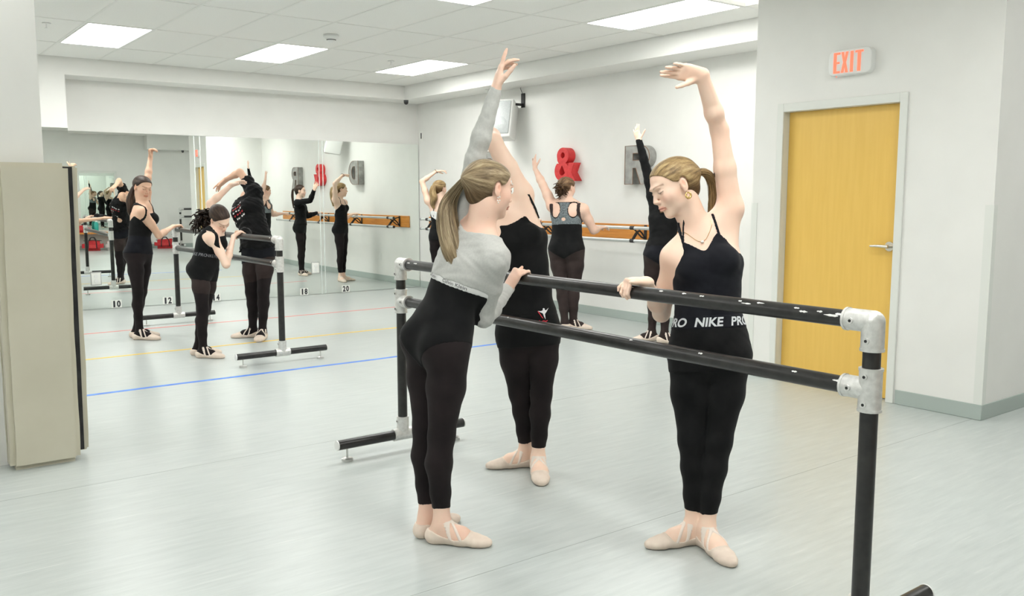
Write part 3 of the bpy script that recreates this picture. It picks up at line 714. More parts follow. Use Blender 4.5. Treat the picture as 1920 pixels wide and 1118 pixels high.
SHEER = cloth('sheer_tights', (.026, .018, .017), (.042, .030, .028), sc=7)
GREYC = cloth('heather_grey', (.47, .475, .455), (.51, .515, .49), sc=120, sheen=.1)
GREYS = cloth('marl_grey', (.10, .12, .13), (.22, .25, .26), sc=90)
WHITEB = cloth('white_band', (.72, .72, .71), (.78, .78, .77), sc=30, sheen=.05)
MESH = cloth('mesh_panel', (.035, .025, .024), (.05, .036, .034))
SHOE = cloth('canvas_shoe', (.70, .58, .49), (.78, .67, .57), sc=18, sheen=.05, bs=400)
ELAST = mat('shoe_elastic', (.80, .70, .62), .7)
GOLD = mat('gold_jewellery', (.75, .52, .20), .2, 1.0)
PEARL = mat('pearl', (.82, .78, .72), .2)
def hair_mat(name, c0, c1, c2):
    m = mat(name, c1, .48, spec=.28); N, L, b = nodes(m)
    a = N.new('ShaderNodeVertexColor'); a.layer_name = 'Col'
    sp_ = N.new('ShaderNodeSeparateColor'); L.new(a.outputs[0], sp_.inputs[0]); cb = N.new('ShaderNodeCombineXYZ')
    m1 = N.new('ShaderNodeMath'); m1.operation = 'MULTIPLY'; m1.inputs[1].default_value = 26; L.new(sp_.outputs[0], m1.inputs[0])
    m2 = N.new('ShaderNodeMath'); m2.operation = 'MULTIPLY'; m2.inputs[1].default_value = 2.2; L.new(sp_.outputs[1], m2.inputs[0])
    L.new(m1.outputs[0], cb.inputs[0]); L.new(m2.outputs[0], cb.inputs[1])
    n = N.new('ShaderNodeTexNoise'); n.inputs['Scale'].default_value = 1.0; n.inputs['Detail'].default_value = 6; n.inputs['Roughness'].default_value = .68; L.new(cb.outputs[0], n.inputs['Vector'])
    r = N.new('ShaderNodeValToRGB'); e = r.color_ramp.elements; e[0].position = .33; e[1].position = .68; e[0].color = (*c0, 1); e[1].color = (*c2, 1)
    k = e.new(.5); k.color = (*c1, 1); L.new(n.outputs['Fac'], r.inputs[0])
    dk = N.new('ShaderNodeMixRGB'); dk.blend_type = 'MULTIPLY'; L.new(sp_.outputs[2], dk.inputs[0]); L.new(r.outputs[0], dk.inputs[1]); dk.inputs[2].default_value = (.38, .32, .26, 1)
    L.new(dk.outputs[0], b.inputs['Base Color'])
    m3 = N.new('ShaderNodeMath'); m3.operation = 'MULTIPLY'; m3.inputs[1].default_value = 70; L.new(sp_.outputs[0], m3.inputs[0])
    cb2 = N.new('ShaderNodeCombineXYZ'); L.new(m3.outputs[0], cb2.inputs[0]); L.new(m2.outputs[0], cb2.inputs[1])
    n2 = N.new('ShaderNodeTexNoise'); n2.inputs['Scale'].default_value = 1; n2.inputs['Detail'].default_value = 3; L.new(cb2.outputs[0], n2.inputs['Vector'])
    bp = N.new('ShaderNodeBump'); bp.inputs['Strength'].default_value = .5; bp.inputs['Distance'].default_value = .004
    L.new(n2.outputs['Fac'], bp.inputs['Height']); L.new(bp.outputs[0], b.inputs['Normal'])
    return m
HBLOND = hair_mat('hair_blonde', (.095, .065, .035), (.25, .185, .105), (.50, .405, .26))
HBLOND2 = hair_mat('hair_dark_blonde', (.085, .055, .026), (.30, .20, .09), (.54, .41, .21))
HBROWN = hair_mat('hair_brown', (.013, .0075, .0055), (.034, .019, .012), (.080, .047, .029))
HCURL = hair_mat('hair_light_brown', (.05, .028, .014), (.16, .09, .045), (.34, .21, .11))

# ---- body parts
def hand_prims(wrist, d, n, thumb_side, sc=1.0, curl=((.3, .4, .3),)*4, spread=.06, thumb=(.7, .3, .3, .2), fl=1.0, grip=None):
    """wrist point, finger direction, palm normal, direction towards the thumb"""
    d = nrm(d); n = nrm(np.asarray(n)-d*(np.asarray(n)@d)); s = nrm(np.cross(d, n)); s = s if s@thumb_side > 0 else -s
    P = []; w = np.asarray(wrist, float)
    lat = (.025, .0085, -.0085, -.025); pl = (.088, .090, .085, .077); ln = (.070, .078, .072, .056); rr = (.0088, .009, .0085, .0076)
    for i in range(4):
        m0 = w+s*lat[i]*.55*sc; m1 = w+(d*pl[i]+s*lat[i])*sc
        P.append(Cone(m0, m1, .0145*sc, .0115*sc, .0118*sc, .0105*sc, s, .012))
        c = curl[i] if i < len(curl) else curl[-1]; ang = c[0]; p = m1; L = ln[i]*sc*fl
        sp_ = spread*(1.5-i)
        ds = nrm(d+s*sp_)
        for j, (fr, r0, r1) in enumerate(((.46, 1.0, .93), (.30, .93, .84), (.24, .84, .66))):
            if j: ang += c[j]
            if grip is not None:        # close each joint until the finger meets the rail
                g0, gd, gr = grip; best = None
                for tr_ in np.arange((ang if j == 0 else prev_)-.0 if j else -.3, (1.5 if j == 0 else prev_+1.35), .04):
                    dv = ds*cos(tr_)+n*sin(tr_); ok = True
                    for f_ in (.4, .7, 1.0):
                        w_ = p+dv*L*fr*f_-g0; w_ = w_-gd*(w_@gd)
                        if np.linalg.norm(w_) < gr+rr[i]*sc*.85: ok = False
                    if ok: best = tr_
                    elif best is not None: break
                ang = best if best is not None else (0 if j == 0 else prev_)
                prev_ = ang
            q = p+(ds*cos(ang)+n*sin(ang))*L*fr
            P.append(Cone(p, q, rr[i]*r0*sc, rr[i]*r0*sc, rr[i]*r1*sc, rr[i]*r1*sc, s, .004)); p = q
    P.append(Cone(w-d*.012*sc, w+d*.055*sc, .024*sc, .016*sc, .031*sc, .013*sc, s, .014))
    # thumb: out from the side of the palm near its base
    t0 = w+(d*.020+s*.020+n*.006)*sc; a, b1, b2, fold = thumb
    td = nrm(d*cos(a)+s*sin(a)+n*fold)
    t1 = t0+td*.040*sc; td2 = nrm(td+d*b1*.8-s*b1*.3+n*b1*.3); t2 = t1+td2*.032*sc; td3 = nrm(td2+d*b2*.6+n*b2*.2); t3 = t2+td3*.025*sc
    P += [Cone(t0, t1, .014*sc, .012*sc, .0108*sc, .0108*sc, s, .012), Cone(t1, t2, .0102*sc, .0102*sc, .0094*sc, .0094*sc, s, .004), Cone(t2, t3, .0094*sc, .0094*sc, .007*sc, .007*sc, s, .004)]
    return P
def head_frame(fwd, up):
    fy = nrm(fwd); fz = nrm(np.asarray(up)-fy*(np.asarray(up)@fy)); fx = np.cross(fy, fz); return np.array([fx, fy, fz])
def head_prims(c, R, sc=1.0, eyes_down=.0, simple=False):
    G = lambda x, y, z: c+(R.T@V(x, y, z))*sc
    E = lambda p, r, k=.02, sub=False: Ell(G(*p), V(*r)*sc, R, k, sub)
    P = [E((0, -.018, .030), (.072, .092, .077), .02), E((0, .022, .038), (.061, .066, .060), .03), E((0, .026, -.020), (.056, .060, .072), .03),
         E((0, .026, -.066), (.046, .050, .036), .03), E((0, .064, -.097), (.019, .018, .015), .03),
         E((.036, .052, -.026), (.021, .026, .022), .03), E((-.036, .052, -.026), (.021, .026, .022), .03)]
    if not simple:
        P += [E((0, .090, .022), (.036, .010, .007), .02),
              E((.031, .099, .002), (.017, .016, .0105), .012, True), E((-.031, .099, .002), (.017, .016, .0105), .012, True),
              E((.030, .0765, .001), (.0145, .0125, .0115), .004), E((-.030, .0765, .001), (.0145, .0125, .0115), .004),
              Cone(G(0, .086, .014), G(0, .105, -.030), .0065*sc, .008*sc, .0095*sc, .009*sc, R[0], .010),
              E((.0115, .096, -.034), (.0075, .009, .0065), .007), E((-.0115, .096, -.034), (.0075, .009, .0065), .007),
              E((0, .082, -.052), (.022, .012, .010), .016),
              E((0, .0905, -.0595), (.021, .0085, .0048), .005), E((0, .0885, -.0685), (.0175, .0088, .0056), .005),
              E((0, .098, -.064), (.020, .006, .0012), .003, True)]
    for s in (-1, 1):
        P += [E((s*.0725, -.004, -.006), (.0085, .015, .027), .005), E((s*.0815, .000, .000), (.006, .0075, .015), .004, True), E((s*.0725, .000, -.029), (.0055, .007, .008), .005)]
    return P
def face_cols(vs, c, R, sc, brow=(.30, .20, .13), lip=(.86, .58, .56)):
    q = ((vs-c)@R.T)/sc; x, y, z = np.abs(q[:, 0]), q[:, 1], q[:, 2]; col = np.ones((len(vs), 4))
    def mix(w, t): col[:, :3] = col[:, :3]*(1-w[:, None])+np.array(t)*w[:, None]
    fr = (y > .055)
    g = lambda v, s: np.exp(-(v/s)**2)
    mix(np.clip(g(x-.042, .022)*g(z+.028, .022)*(y > .02)*.55, 0, 1), (1.02, .80, .78))
    mix(g(x, .016)*g(z+.033, .012)*(y > .08)*.4, (1.0, .82, .80))
    mix(np.clip(((x < .0215) & fr & (z < -.0555+.002) & (z > -.0745))*1.0*g(z+.064, .013), 0, 1), lip)
    mix(np.clip(g(z+.0635, .0016)*(x < .020)*fr, 0, 1)*.7, (.45, .22, .22))
    mix(np.clip(g(y+.001, .008)*g(z-.001, .014)*(x > .068), 0, 1)*.7, (.88, .58, .50))  # shade of the ear hollow put into the colour, darker and redder
    mix(np.clip(g(y+.004, .02)*g(z+.006, .03)*(x > .072), 0, 1)*.35, (1.0, .78, .72))
    bz = .0225+.004*np.sin((x-.014)/.032*2.2); mix(np.clip(g(z-bz, .0034)*(x > .013)*(x < .050)*(y > .05), 0, 1)*.75, brow)
    ez = .001-.0042*(1-((x-.030)/.015)**2); mix(np.clip(g(z-ez, .0022)*(np.abs(x-.030) < .0155)*(y > .06), 0, 1)*.9, (.10, .07, .06))
    mix(np.clip(g(z-.010, .003)*(np.abs(x-.030) < .016)*(y > .06), 0, 1)*.25, (.6, .42, .36))
    mix(np.clip(g(x-.0115, .004)*g(z+.041, .003)*(y > .085), 0, 1)*.6, (.45, .22, .2))
    return col
def foot_prims(ank, toe_dir, L=.235, sc=1.0):
    f = nrm(V(toe_dir[0], toe_dir[1], 0)); s = V(f[1], -f[0], 0); b = V(ank[0], ank[1], 0)
    G = lambda u, z, l=0: b+f*u*L+V(0, 0, z)*sc+s*l*sc
    P = [Cone(ank, G(-.06, .045), .034*sc, .036*sc, .032*sc, .040*sc, s, .025), Ell(G(-.14, .030), V(.031, .034, .030)*sc, np.array([s, f, (0, 0, 1)]), .02),
         Cone(G(-.10, .030), G(.30, .034), .030*sc, .028*sc, .035*sc, .034*sc, s, .02), Cone(ank+V(0, 0, -.02), G(.30, .040), .028*sc, .026*sc, .030*sc, .030*sc, s, .03),
         Cone(G(.30, .032), G(.52, .022), .036*sc, .030*sc, .040*sc, .020*sc, s, .02), Cone(G(.52, .021), G(.66, .017), .040*sc, .019*sc, .033*sc, .0155*sc, s, .015),
         Cone(G(.62, .0165), G(.735, .0145), .033*sc, .016*sc, .021*sc, .0125*sc, s, .012)]
    return P, (b, f, s, L, sc)
def slab(P, p0, n): return (P[0]-p0[0])*n[0]+(P[1]-p0[1])*n[1]+(P[2]-p0[2])*n[2]

class Person:
    def __init__(s, label, base, **k):
        s.root = empty('person', (base[0], base[1], 0), label, 'person', k.get('group')); s.base = V(base[0], base[1], 0)
        s.T = []; s.Lg = {'l': [], 'r': []}; s.A = {'l': [], 'r': []}; s.Hd = []; s.Hn = {}; s.Ft = {}; s.fi = {}; s.res = k.get('res', .006); s.fres = k.get('fres', .0035); s.skin = k.get('skin', SKIN1)
    def add(s, name, vs, qs, m, parent=None, cols=None):
        me = mesh_from(name, vs-s.base, qs, cols); return link(name, me, m, parent or s.root)
    # -- skeleton -> primitives
    def build(s, J, h=1.65, hw=1.0, lw=1.0, aw=1.0, bust=1.0, butt=1.0, waist=1.0, headscale=1.0, footL=None, simple_face=False, belly=0.):
        k = h/1.65; s.J = J; s.k = k
        pf = nrm(J['pface']); cf = nrm(J['cface'])             # pelvis and chest facing
        pel, wai, che, neck = J['pelvis'], J['waist'], J['chest'], J['neck']
        up0 = nrm(wai-pel); px = nrm(np.cross(pf, up0)); pfo = np.cross(up0, px)
        up1 = nrm(neck-che); cx = nrm(np.cross(cf, up1)); cfo = np.cross(up1, cx)
        s.pf = (px, pfo, up0); s.cf = (cx, cfo, up1)
        mid = (wai+che)/2; mx_ = nrm(px+cx); T = s.T
        C = lambda *a: T.append(Cone(*a))
        W = lambda v: v*k*hw
        C(pel-up0*.045*k, pel+up0*.05*k, W(.138), W(.098), W(.140), W(.098), px, .04)
        C(pel+up0*.05*k, wai, W(.138), W(.098), W(.112*waist), W(.084*waist)+belly*.5, px, .04)
        C(wai, mid, W(.112*waist), W(.084*waist)+belly*.5, W(.120), W(.088), mx_, .04)
        C(mid, che, W(.120), W(.088), W(.134), W(.092), cx, .04)
        C(che, che+up1*.10*k, W(.134), W(.090), W(.105), W(.062), cx, .04)
        C(che+up1*.09*k, neck, W(.110), W(.060), .055*k, .048*k, cx, .04)
        if belly: T.append(Ell(wai*.6+pel*.4+pfo*.03, (.11*hw, .085+belly, .10), np.array([px, pfo, up0]), .05))
        RT_ = np.array([px, pfo, up0]); RC = np.array([cx, cfo, up1])
        for q in (-1, 1):
            if butt: T.append(Ell(pel+px*q*W(.066)-pfo*W(.052)-up0*.035*k, V(.078, .078*butt, .082)*k*hw, RT_, .035))
            if bust: T.append(Ell(che+cx*q*.066*k+cfo*(W(.070))+up1*.005*k, V(.056, .048*bust, .056)*k*bust**.5, RC, .03))
        hips = {}
        for q, n in ((-1, 'l'), (1, 'r')):
            hp = pel+px*q*W(.080)-up0*.03*k; an = J['ank'+n]; kn = hp*.5+an*.5+pfo*.012*k
            if 'knee'+n in J: kn = kn+J['knee'+n]
            fd = nrm(np.append(np.asarray(J['toe'+n])[:2], 0)); ld = nrm(fd+pfo*.6)
            ls = np.cross(ld, V(0, 0, 1)); ls = nrm(ls)
            C = lambda *a, n=n: s.Lg[n].append(Cone(*a))
            m1 = hp*.55+kn*.45
            C(hp, m1, .083*k*lw, .086*k*lw, .073*k*lw, .077*k*lw, ls, .03); C(m1, kn, .073*k*lw, .077*k*lw, .049*k*lw, .052*k*lw, ls, .025)
            cf_ = kn*.68+an*.32-ld*.012*k
            C(kn, cf_, .049*k*lw, .051*k*lw, .049*k*lw, .053*k*lw, ls, .025); cg = kn*.35+an*.65-ld*.006*k
            C(cf_, cg, .049*k*lw, .053*k*lw, .037*k*lw, .039*k*lw, ls, .02); C(cg, an, .037*k*lw, .039*k*lw, .031*k*lw**.5, .033*k*lw**.5, ls, .02)
            hips[n] = (hp, kn, an)
            fp, s.fi[n] = foot_prims(an, J['toe'+n], (footL or .225*k)/.86, k*lw**.25); s.Ft[n] = fp
        s.hips = hips
        for q, n in ((-1, 'l'), (1, 'r')):
            sh, el, wr = J['sh'+n], J['el'+n], J['wr'+n]; A = s.A[n]
            root = neck-up1*.025*k+cx*q*.03*k
            T.append(Cone(root, root*.45+sh*.55, .040*k, .040*k, .040*k, .042*k, cfo, .05))
            A.append(Cone(root*.5+sh*.5, sh, .040*k, .042*k, .047*k*aw, .047*k*aw, cfo, .04))
            low = che+cx*q*W(.095)+up1*.02*k
            A.append(Cone(low, sh*.8+low*.2, .035*k, .050*k, .040*k*aw, .045*k*aw, cx, .05))
            md = sh*.5+el*.5
            A.append(Cone(sh, md, .047*k*aw, .048*k*aw, .041*k*aw, .042*k*aw, cfo, .03)); A.append(Cone(md, el, .041*k*aw, .042*k*aw, .034*k*aw, .034*k*aw, cfo, .02))
            f1 = el*.68+wr*.32; A.append(Cone(el, f1, .034*k*aw, .034*k*aw, .036*k*aw, .034*k*aw, cfo, .02))
            hd, hn = J['hd'+n][:2]; ws = np.cross(nrm(hd), nrm(hn))
            A.append(Cone(f1, wr, .036*k*aw, .033*k*aw, .0255*k*aw**.4, .0195*k*aw**.4, ws, .02))
            hk = dict(J['hd'+n][3]) if len(J['hd'+n]) > 3 else {}
            s.Hn[n] = hand_prims(wr, hd, hn, J['hd'+n][2], k*.98, **hk)
        R = head_frame(*J['head'][1:3]); hc = J['head'][0]; s.hc = hc; s.hR = R; s.hs = headscale
        s.Hd = head_prims(hc, R, headscale, simple=simple_face)
        nb = hc+R.T@V(0, -.020, -.055)*headscale
        s.N = [Cone(nb, neck-up1*.005, .050*k, .052*k, .054*k, .056*k, R[0], .03), Cone(hc+R.T@V(0, -.01, -.075)*headscale, neck*.5+nb*.5+R.T@V(0, .012, 0), .04*k, .04*k, .042*k, .042*k, R[0], .03)]
        return s
    def lohi(s, prims): return np.min([p.lo for p in prims], 0)-.03, np.max([p.hi for p in prims], 0)+.03
    def body(s):
        tor = s.T+s.N; arm = s.A['l']+s.A['r']; hn = s.Hn['l']+s.Hn['r']
        lo, hi = s.lohi(tor+arm+hn+s.Hd+s.Ft['l']+s.Ft['r']); s.g = g = Grid(lo, hi, s.res)
        s.dL = smin(g.fill(s.Lg['l']+s.Ft['l']), g.fill(s.Lg['r']+s.Ft['r']), .005); s.dT = smin(g.fill(tor), s.dL, .035); s.dA = g.fill(arm); dh = g.fill(s.Hd+s.N[:1]); dhn = g.fill(hn)
        s.dB = smin(s.dT, s.dA, .03)
        full = smin(smin(s.dB, dh, .012), dhn, .012)
        vs, qs = nets(full, g.lo, g.r)
        # the head and the hands are resampled more finely
        hc = s.hc; hz = s.hR[2]
        inh = lambda P: (((P-hc)@hz) > -.118*s.hs) & (np.linalg.norm(P-hc, axis=1) < .17)
        inw = []
        for n in 'lr':
            d = nrm(s.J['hd'+n][0]); w = s.J['wr'+n]; inw.append(lambda P, d=d, w=w: (((P-w)@d) > -.012) & (np.linalg.norm(P-w, axis=1) < .25))
        cen = vs[qs].mean(1); drop = inh(cen)
        for f in inw: drop |= f(cen)
        parts = [(vs, qs[~drop], np.ones((len(vs), 4)))]
        def fine(prims, test, head=False):
            r = s.fres
            l, h = s.lohi(prims)
            gg = Grid(l, h, r); d = smin(smin(gg.fill(s.Hd+s.N[:1] if head else prims), gg.fill(s.T+s.N+arm) if head else gg.fill(arm), .012), .2, .001)
            v, q = nets(d, gg.lo, r); c = v[q].mean(1); q = q[test(c)]
            v = relax(v, q, 1, .25) if not head else v
            parts.append((v, q, face_cols(v, hc, s.hR, s.hs) if head else np.ones((len(v), 4))))
        fine(s.Hd, lambda P: (((P-hc)@hz) > -.121*s.hs) & (np.linalg.norm(P-hc, axis=1) < .172), True)
        for n, i in (('l', 0), ('r', 1)):
            d = nrm(s.J['hd'+n][0]); w = s.J['wr'+n]
            fine(s.Hn[n], lambda P: (((P-w)@d) > -.016) & (np.linalg.norm(P-w, axis=1) < .25))
        VV, QQ, CC, o = [], [], [], 0
        for v, q, c in parts:
            u = np.unique(q); mp_ = -np.ones(len(v), int); mp_[u] = np.arange(len(u))
            VV.append(v[u]); QQ.append(mp_[q]+o); CC.append(c[u]); o += len(u)
        s.bodyob = s.add('body', np.concatenate(VV), np.concatenate(QQ), s.skin, None, np.concatenate(CC)); return s
    def garment(s, name, region, t, m, base='T', parent=None, label=None, relaxn=1, wrinkle=0, box=None):
        """clothing: the body's own surface moved out by t and cut off by a region field"""
        g = s.g; d = {'T': s.dT, 'B': s.dB, 'A': s.dA}[base] if isinstance(base, str) else base
        # crop to the part of the grid the region can reach
        P = (g.X, g.Y, g.Z); rg = np.broadcast_to(region(P), d.shape)
        I = np.argwhere((rg < .02) & (d < t+.02))
        if len(I) == 0: print('empty garment', name); return None
        a = np.maximum(I.min(0)-2, 0); b = np.minimum(I.max(0)+3, np.array(d.shape)); sl = tuple(slice(x, y) for x, y in zip(a, b))
        dd = d[sl]-t
        if wrinkle:
            X, Y, Z = g.X[sl[0]], g.Y[:, sl[1]], g.Z[:, :, sl[2]]
            dd = dd-wrinkle*(np.sin(X*41+3*np.sin(Z*23+1))*np.sin(Z*57+4*np.sin(Y*19))+.6*np.sin(Y*83+5*np.sin(X*31+Z*37)))
        f = np.maximum(dd, rg[sl]).astype(np.float32)
        f = np.pad(f, 1, constant_values=.05)
        vs, qs = nets(f, g.lo+(a-1)*g.r, g.r)
        if relaxn: vs = relax(vs, qs, relaxn, .3)
        o = s.add(name, vs, qs, m, parent)
        if label: o['label'] = label
        return o
    def combo(s, name, parts, t, m, parent=None, label=None, wrinkle=0, k=.02, relaxn=1):
        """one garment from several (field, region) pieces, blended"""
        g = s.g; P = (g.X, g.Y, g.Z); out = None
        for b, rg in parts:
            d = {'T': s.dT, 'B': s.dB, 'A': s.dA}[b] if isinstance(b, str) else b
            f = np.maximum(d-t, rg(P)); out = f if out is None else smin(out, f, k)
        return s.garment(name, lambda P: P[0]*0+P[1]*0+P[2]*0-1, 0, m, out.astype(np.float32), parent, label, relaxn, wrinkle)
    def arm_region(s, cuff=.0, inner=None, only=None):     # sleeves down to the cuff
        def f(P):
            out = -np.ones((1, 1, 1), np.float32)
            for n in 'lr':
                if only and n not in only: continue
                w = s.J['wr'+n]; d = nrm(s.J['wr'+n]-s.J['el'+n]); out = np.maximum(out, np.minimum(slab(P, w-d*cuff, d), -(np.sqrt((P[0]-w[0])**2+(P[1]-w[1])**2+(P[2]-w[2])**2)-.30)))
            return out
        return f
    # regions
    def below(s, p, n): n = nrm(n); return lambda P: slab(P, p, n)
    def shoes(s, m=SHOE, t=.0035):
        for n in 'lr':
            b, f, sd, L, k = s.fi[n]
            l, h = s.lohi(s.Ft[n]); gg = Grid(l, h, s.fres*1.1); d = gg.fill(s.Ft[n]); P = (gg.X, gg.Y, gg.Z)
            u = (slab(P, b, f))/L; z = P[2]
            top = np.interp(u.ravel(), [-.3, -.12, .05, .22, .38, .46, .52], [.062*k, .060*k, .040*k, .030*k, .036*k, .060*k, .12]).reshape(u.shape)
            top = top
            reg = z-top+0*P[0]
            fl = np.maximum(d-t, reg*.8); fl = np.maximum(fl, .0012-z)
            v, q = nets(np.pad(fl.astype(np.float32), 1, constant_values=.05), gg.lo-gg.r, gg.r); v = relax(v, q, 2, .35)
            sh = s.add('ballet_shoe', v, q, m)
            for sg in (-1, 1):
                n1 = nrm(f*.80+sd*sg*.42+V(0, 0, .30)); p1 = b+f*L*.20+V(0, 0, .06)*k
                bd = np.maximum(np.maximum(np.abs(slab(P, p1, n1))-.0058, d-t-.0012), (top-.006)-z)
                v, q = nets(np.pad(bd.astype(np.float32), 1, constant_values=.05), gg.lo-gg.r, gg.r)
                if len(q): s.add('elastic', relax(v, q, 1, .3), q, ELAST, sh)
    def leg_region(s, zt=.12):      # everything on the legs above the tights' hem
        def f(P):
            a = None
            for n in 'lr':
                hp, kn, an = s.hips[n]; d = nrm(an-kn); p = an-d*zt
                v = np.maximum(slab(P, p, d), (np.sqrt((P[0]-an[0])**2+(P[1]-an[1])**2)-.26))
                a = v if a is None else np.minimum(a, v)
            return a
        return f
    def pel(s, P, off=(0, 0, 0)):
        o = s.J['pelvis']; return [slab(P, o, a)/s.k for a in s.pf]
    def che(s, P):
        o = s.J['chest']; return [slab(P, o, a)/s.k for a in s.cf]
    def legwear(s, m, hem=.05, top=.10, t=.0022, name='tights', zmax=None):
        """leg coverings from the hem above the ankle up to a height over the hips"""
        def reg(P):
            x, y, z = s.pel(P); out = z-top
            for n in 'lr':
                hp, kn, an = s.hips[n]; d = nrm(an-kn)
                out = np.maximum(out, -np.maximum(-slab(P, an-d*hem, d), np.sqrt((P[0]-an[0])**2+(P[1]-an[1])**2)-.30))
            return out
        return s.garment(name, reg, t, m)
    # hair
    def hair_cap(s, m, tie=(0, -.098, .035), thick=.008, name='hair', parent=None, low=0., lumps=0., front=0., part=False):
        c, R, k = s.hc, s.hR, s.hs; G = lambda x, y, z: c+(R.T@V(x, y, z))*k
        E = lambda p, r, kk=.02: Ell(G(*p), V(*r)*k, R, kk)
        P = [E((0, -.018, .030), (.072+thick, .092+thick, .077+thick)), E((0, .022, .038), (.061+thick*.5, .066+thick*.40, .060+thick*.6)), E((0, -.058, -.030), (.050, .040, .046+low)), E(tie, (.024, .026, .024), .03)]
        l, h = s.lohi(P); gg = Grid(l, h, s.fres); d = gg.fill(P)
        X = [slab((gg.X, gg.Y, gg.Z), c, R[i])/k for i in range(3)]
        line = np.interp(X[1].ravel(), [-.10, -.055, -.015, .012, .035, .062, .085], [-.105-low, -.085-low, -.030, .012, .022, .058, .078]).reshape(X[1].shape)+front
        cut = (line-X[2])*.7
        ear = (np.sqrt(((X[1]+.004)/.021)**2+((X[2]+.006)/.033)**2)-1)*.02
        cut = np.maximum(cut, -np.where(np.abs(X[0]) > .055, ear, .05))
        if lumps:
            d = d-lumps*(np.sin(X[0]*210+3*np.sin(X[2]*130))*np.sin(X[1]*190+2*np.sin(X[0]*150))*.6+.5*np.sin(X[2]*230+4*np.sin(X[1]*90)))
        f = np.maximum(d, cut)
        v, q = nets(np.pad(f.astype(np.float32), 1, constant_values=.05), gg.lo-gg.r, gg.r); v = relax(v, q, 1, .3)
        L = (v-c)@R.T/k; tx, ty, tz = tie
        ang = np.arctan2(L[:, 0], L[:, 2]-tz)/(2*pi); v2 = (L[:, 1]-ty)*5
        cols = np.stack([np.abs(ang)+(L[:, 0] > 0)*.6, v2, np.clip((tz-.012-L[:, 2])/.05, 0, 1), v2*0+1], 1)
        return s.add(name, v, q, m, parent, cols)
    def ponytail(s, pts, rad, m, parent=None, n=30, seed=1, grooves=9, name='ponytail', flat=.8, wave=0.0):
        pts = [np.asarray(p, float) for p in pts]; rg = np.random.RandomState(seed); M = 34
        tt = np.linspace(0, len(pts)-1, M); P = np.stack([np.interp(tt, range(len(pts)), [p[i] for p in pts]) for i in range(3)], 1)
        for _ in range(6): P[1:-1] = P[1:-1]*.5+(P[:-2]+P[2:])*.25
        r = np.interp(tt, np.linspace(0, len(pts)-1, len(rad)), rad)
        for _ in range(3): r[1:-1] = r[1:-1]*.5+(r[:-2]+r[2:])*.25
        vs = []; cols = []; prev = None; ph = rg.rand(6)*6.28
        for i in range(M):
            d, a, b = frame_of(P[min(i+1, M-1)]-P[max(i-1, 0)])
            if prev is not None: a = nrm(prev-d*(prev@d)); b = np.cross(a, d)
            prev = a; t = i/(M-1)
            for j in range(n):
                th = 2*pi*j/n; gr = 1+.09*np.sin(grooves*th+ph[0]+2.5*t)+.06*np.sin(grooves*1.7*th+ph[1]-3*t)
                if t > .75: gr *= 1+.35*(t-.75)*np.sin(5*th+ph[2])*3
                w = wave*np.sin(t*14+ph[3])*a*t
                vs.append(P[i]+w+(a*cos(th)+b*sin(th)*flat)*r[i]*gr); cols.append((j/n if j <= n/2 else 1-j/n+.0, t*1.4, 0, 1))
        q = [(i*n+j, i*n+(j+1) % n, (i+1)*n+(j+1) % n, (i+1)*n+j) for i in range(M-1) for j in range(n)]
        vs += [P[0], P[-1]]; cols += [(0, 0, 0, 1), (.5, 1.4, 0, 1)]
        q += [(M*n, (j+1) % n, j, j) for j in range(0)]
        q = np.array(q); me_v = np.array(vs)
        caps = [[M*n, (2*j+2) % n, 2*j+1, 2*j] for j in range(n//2)]+[[M*n+1, (M-1)*n+2*j, (M-1)*n+2*j+1, (M-1)*n+(2*j+2) % n] for j in range(n//2)]
        q = np.concatenate([q, np.array(caps)])
        return s.add(name, me_v, q, m, parent, np.array(cols))
    def strands(s, pts, rad, m, parent, count=70, seed=7, rr=.0013, wave=.006):
        pts = [np.asarray(p, float) for p in pts]; rg = np.random.RandomState(seed); M = 16; tt = np.linspace(0, len(pts)-1, M)
        P = np.stack([np.interp(tt, range(len(pts)), [p[i] for p in pts]) for i in range(3)], 1)
        for _ in range(3): P[1:-1] = P[1:-1]*.5+(P[:-2]+P[2:])*.25
        r = np.interp(tt, np.linspace(0, len(pts)-1, len(rad)), rad); bm = bmesh.new()
        for i in range(count):
            th = rg.rand()*6.28; f = .9+.2*rg.rand(); ph = rg.rand()*6.28; n = M-rg.randint(0, 4); out = []; prev = None
            for k in range(n):
                d, a, b = frame_of(P[min(k+1, M-1)]-P[max(k-1, 0)])
                if prev is not None: a = nrm(prev-d*(prev@d)); b = np.cross(a, d)
                prev = a; t = k/(M-1); t2 = th+.5*t*np.sin(ph)
                out.append(P[k]+(a*cos(t2)+b*sin(t2)*.8)*r[k]*f+a*wave*t*np.sin(ph+t*16)-s.base)
            tube_bm(bm, out, [rr*(1-.5*k/n) for k in range(n)], 4)
        me = bpy.data.meshes.new('loose_strands'); bm.to_mesh(me); bm.free()
        a = me.color_attributes.new('Col', 'FLOAT_COLOR', 'POINT'); nv = len(me.vertices); cc = np.ones((nv, 4)); cc[:, 2] = 0; cc[:, 0] = rg.rand(nv)*.05+np.arange(nv)/nv*3; cc[:, 1] = .3
        a.data.foreach_set('color', cc.astype(np.float32).ravel()); o = link('loose_strands', me, m, parent, True); o['kind'] = 'stuff'; return o
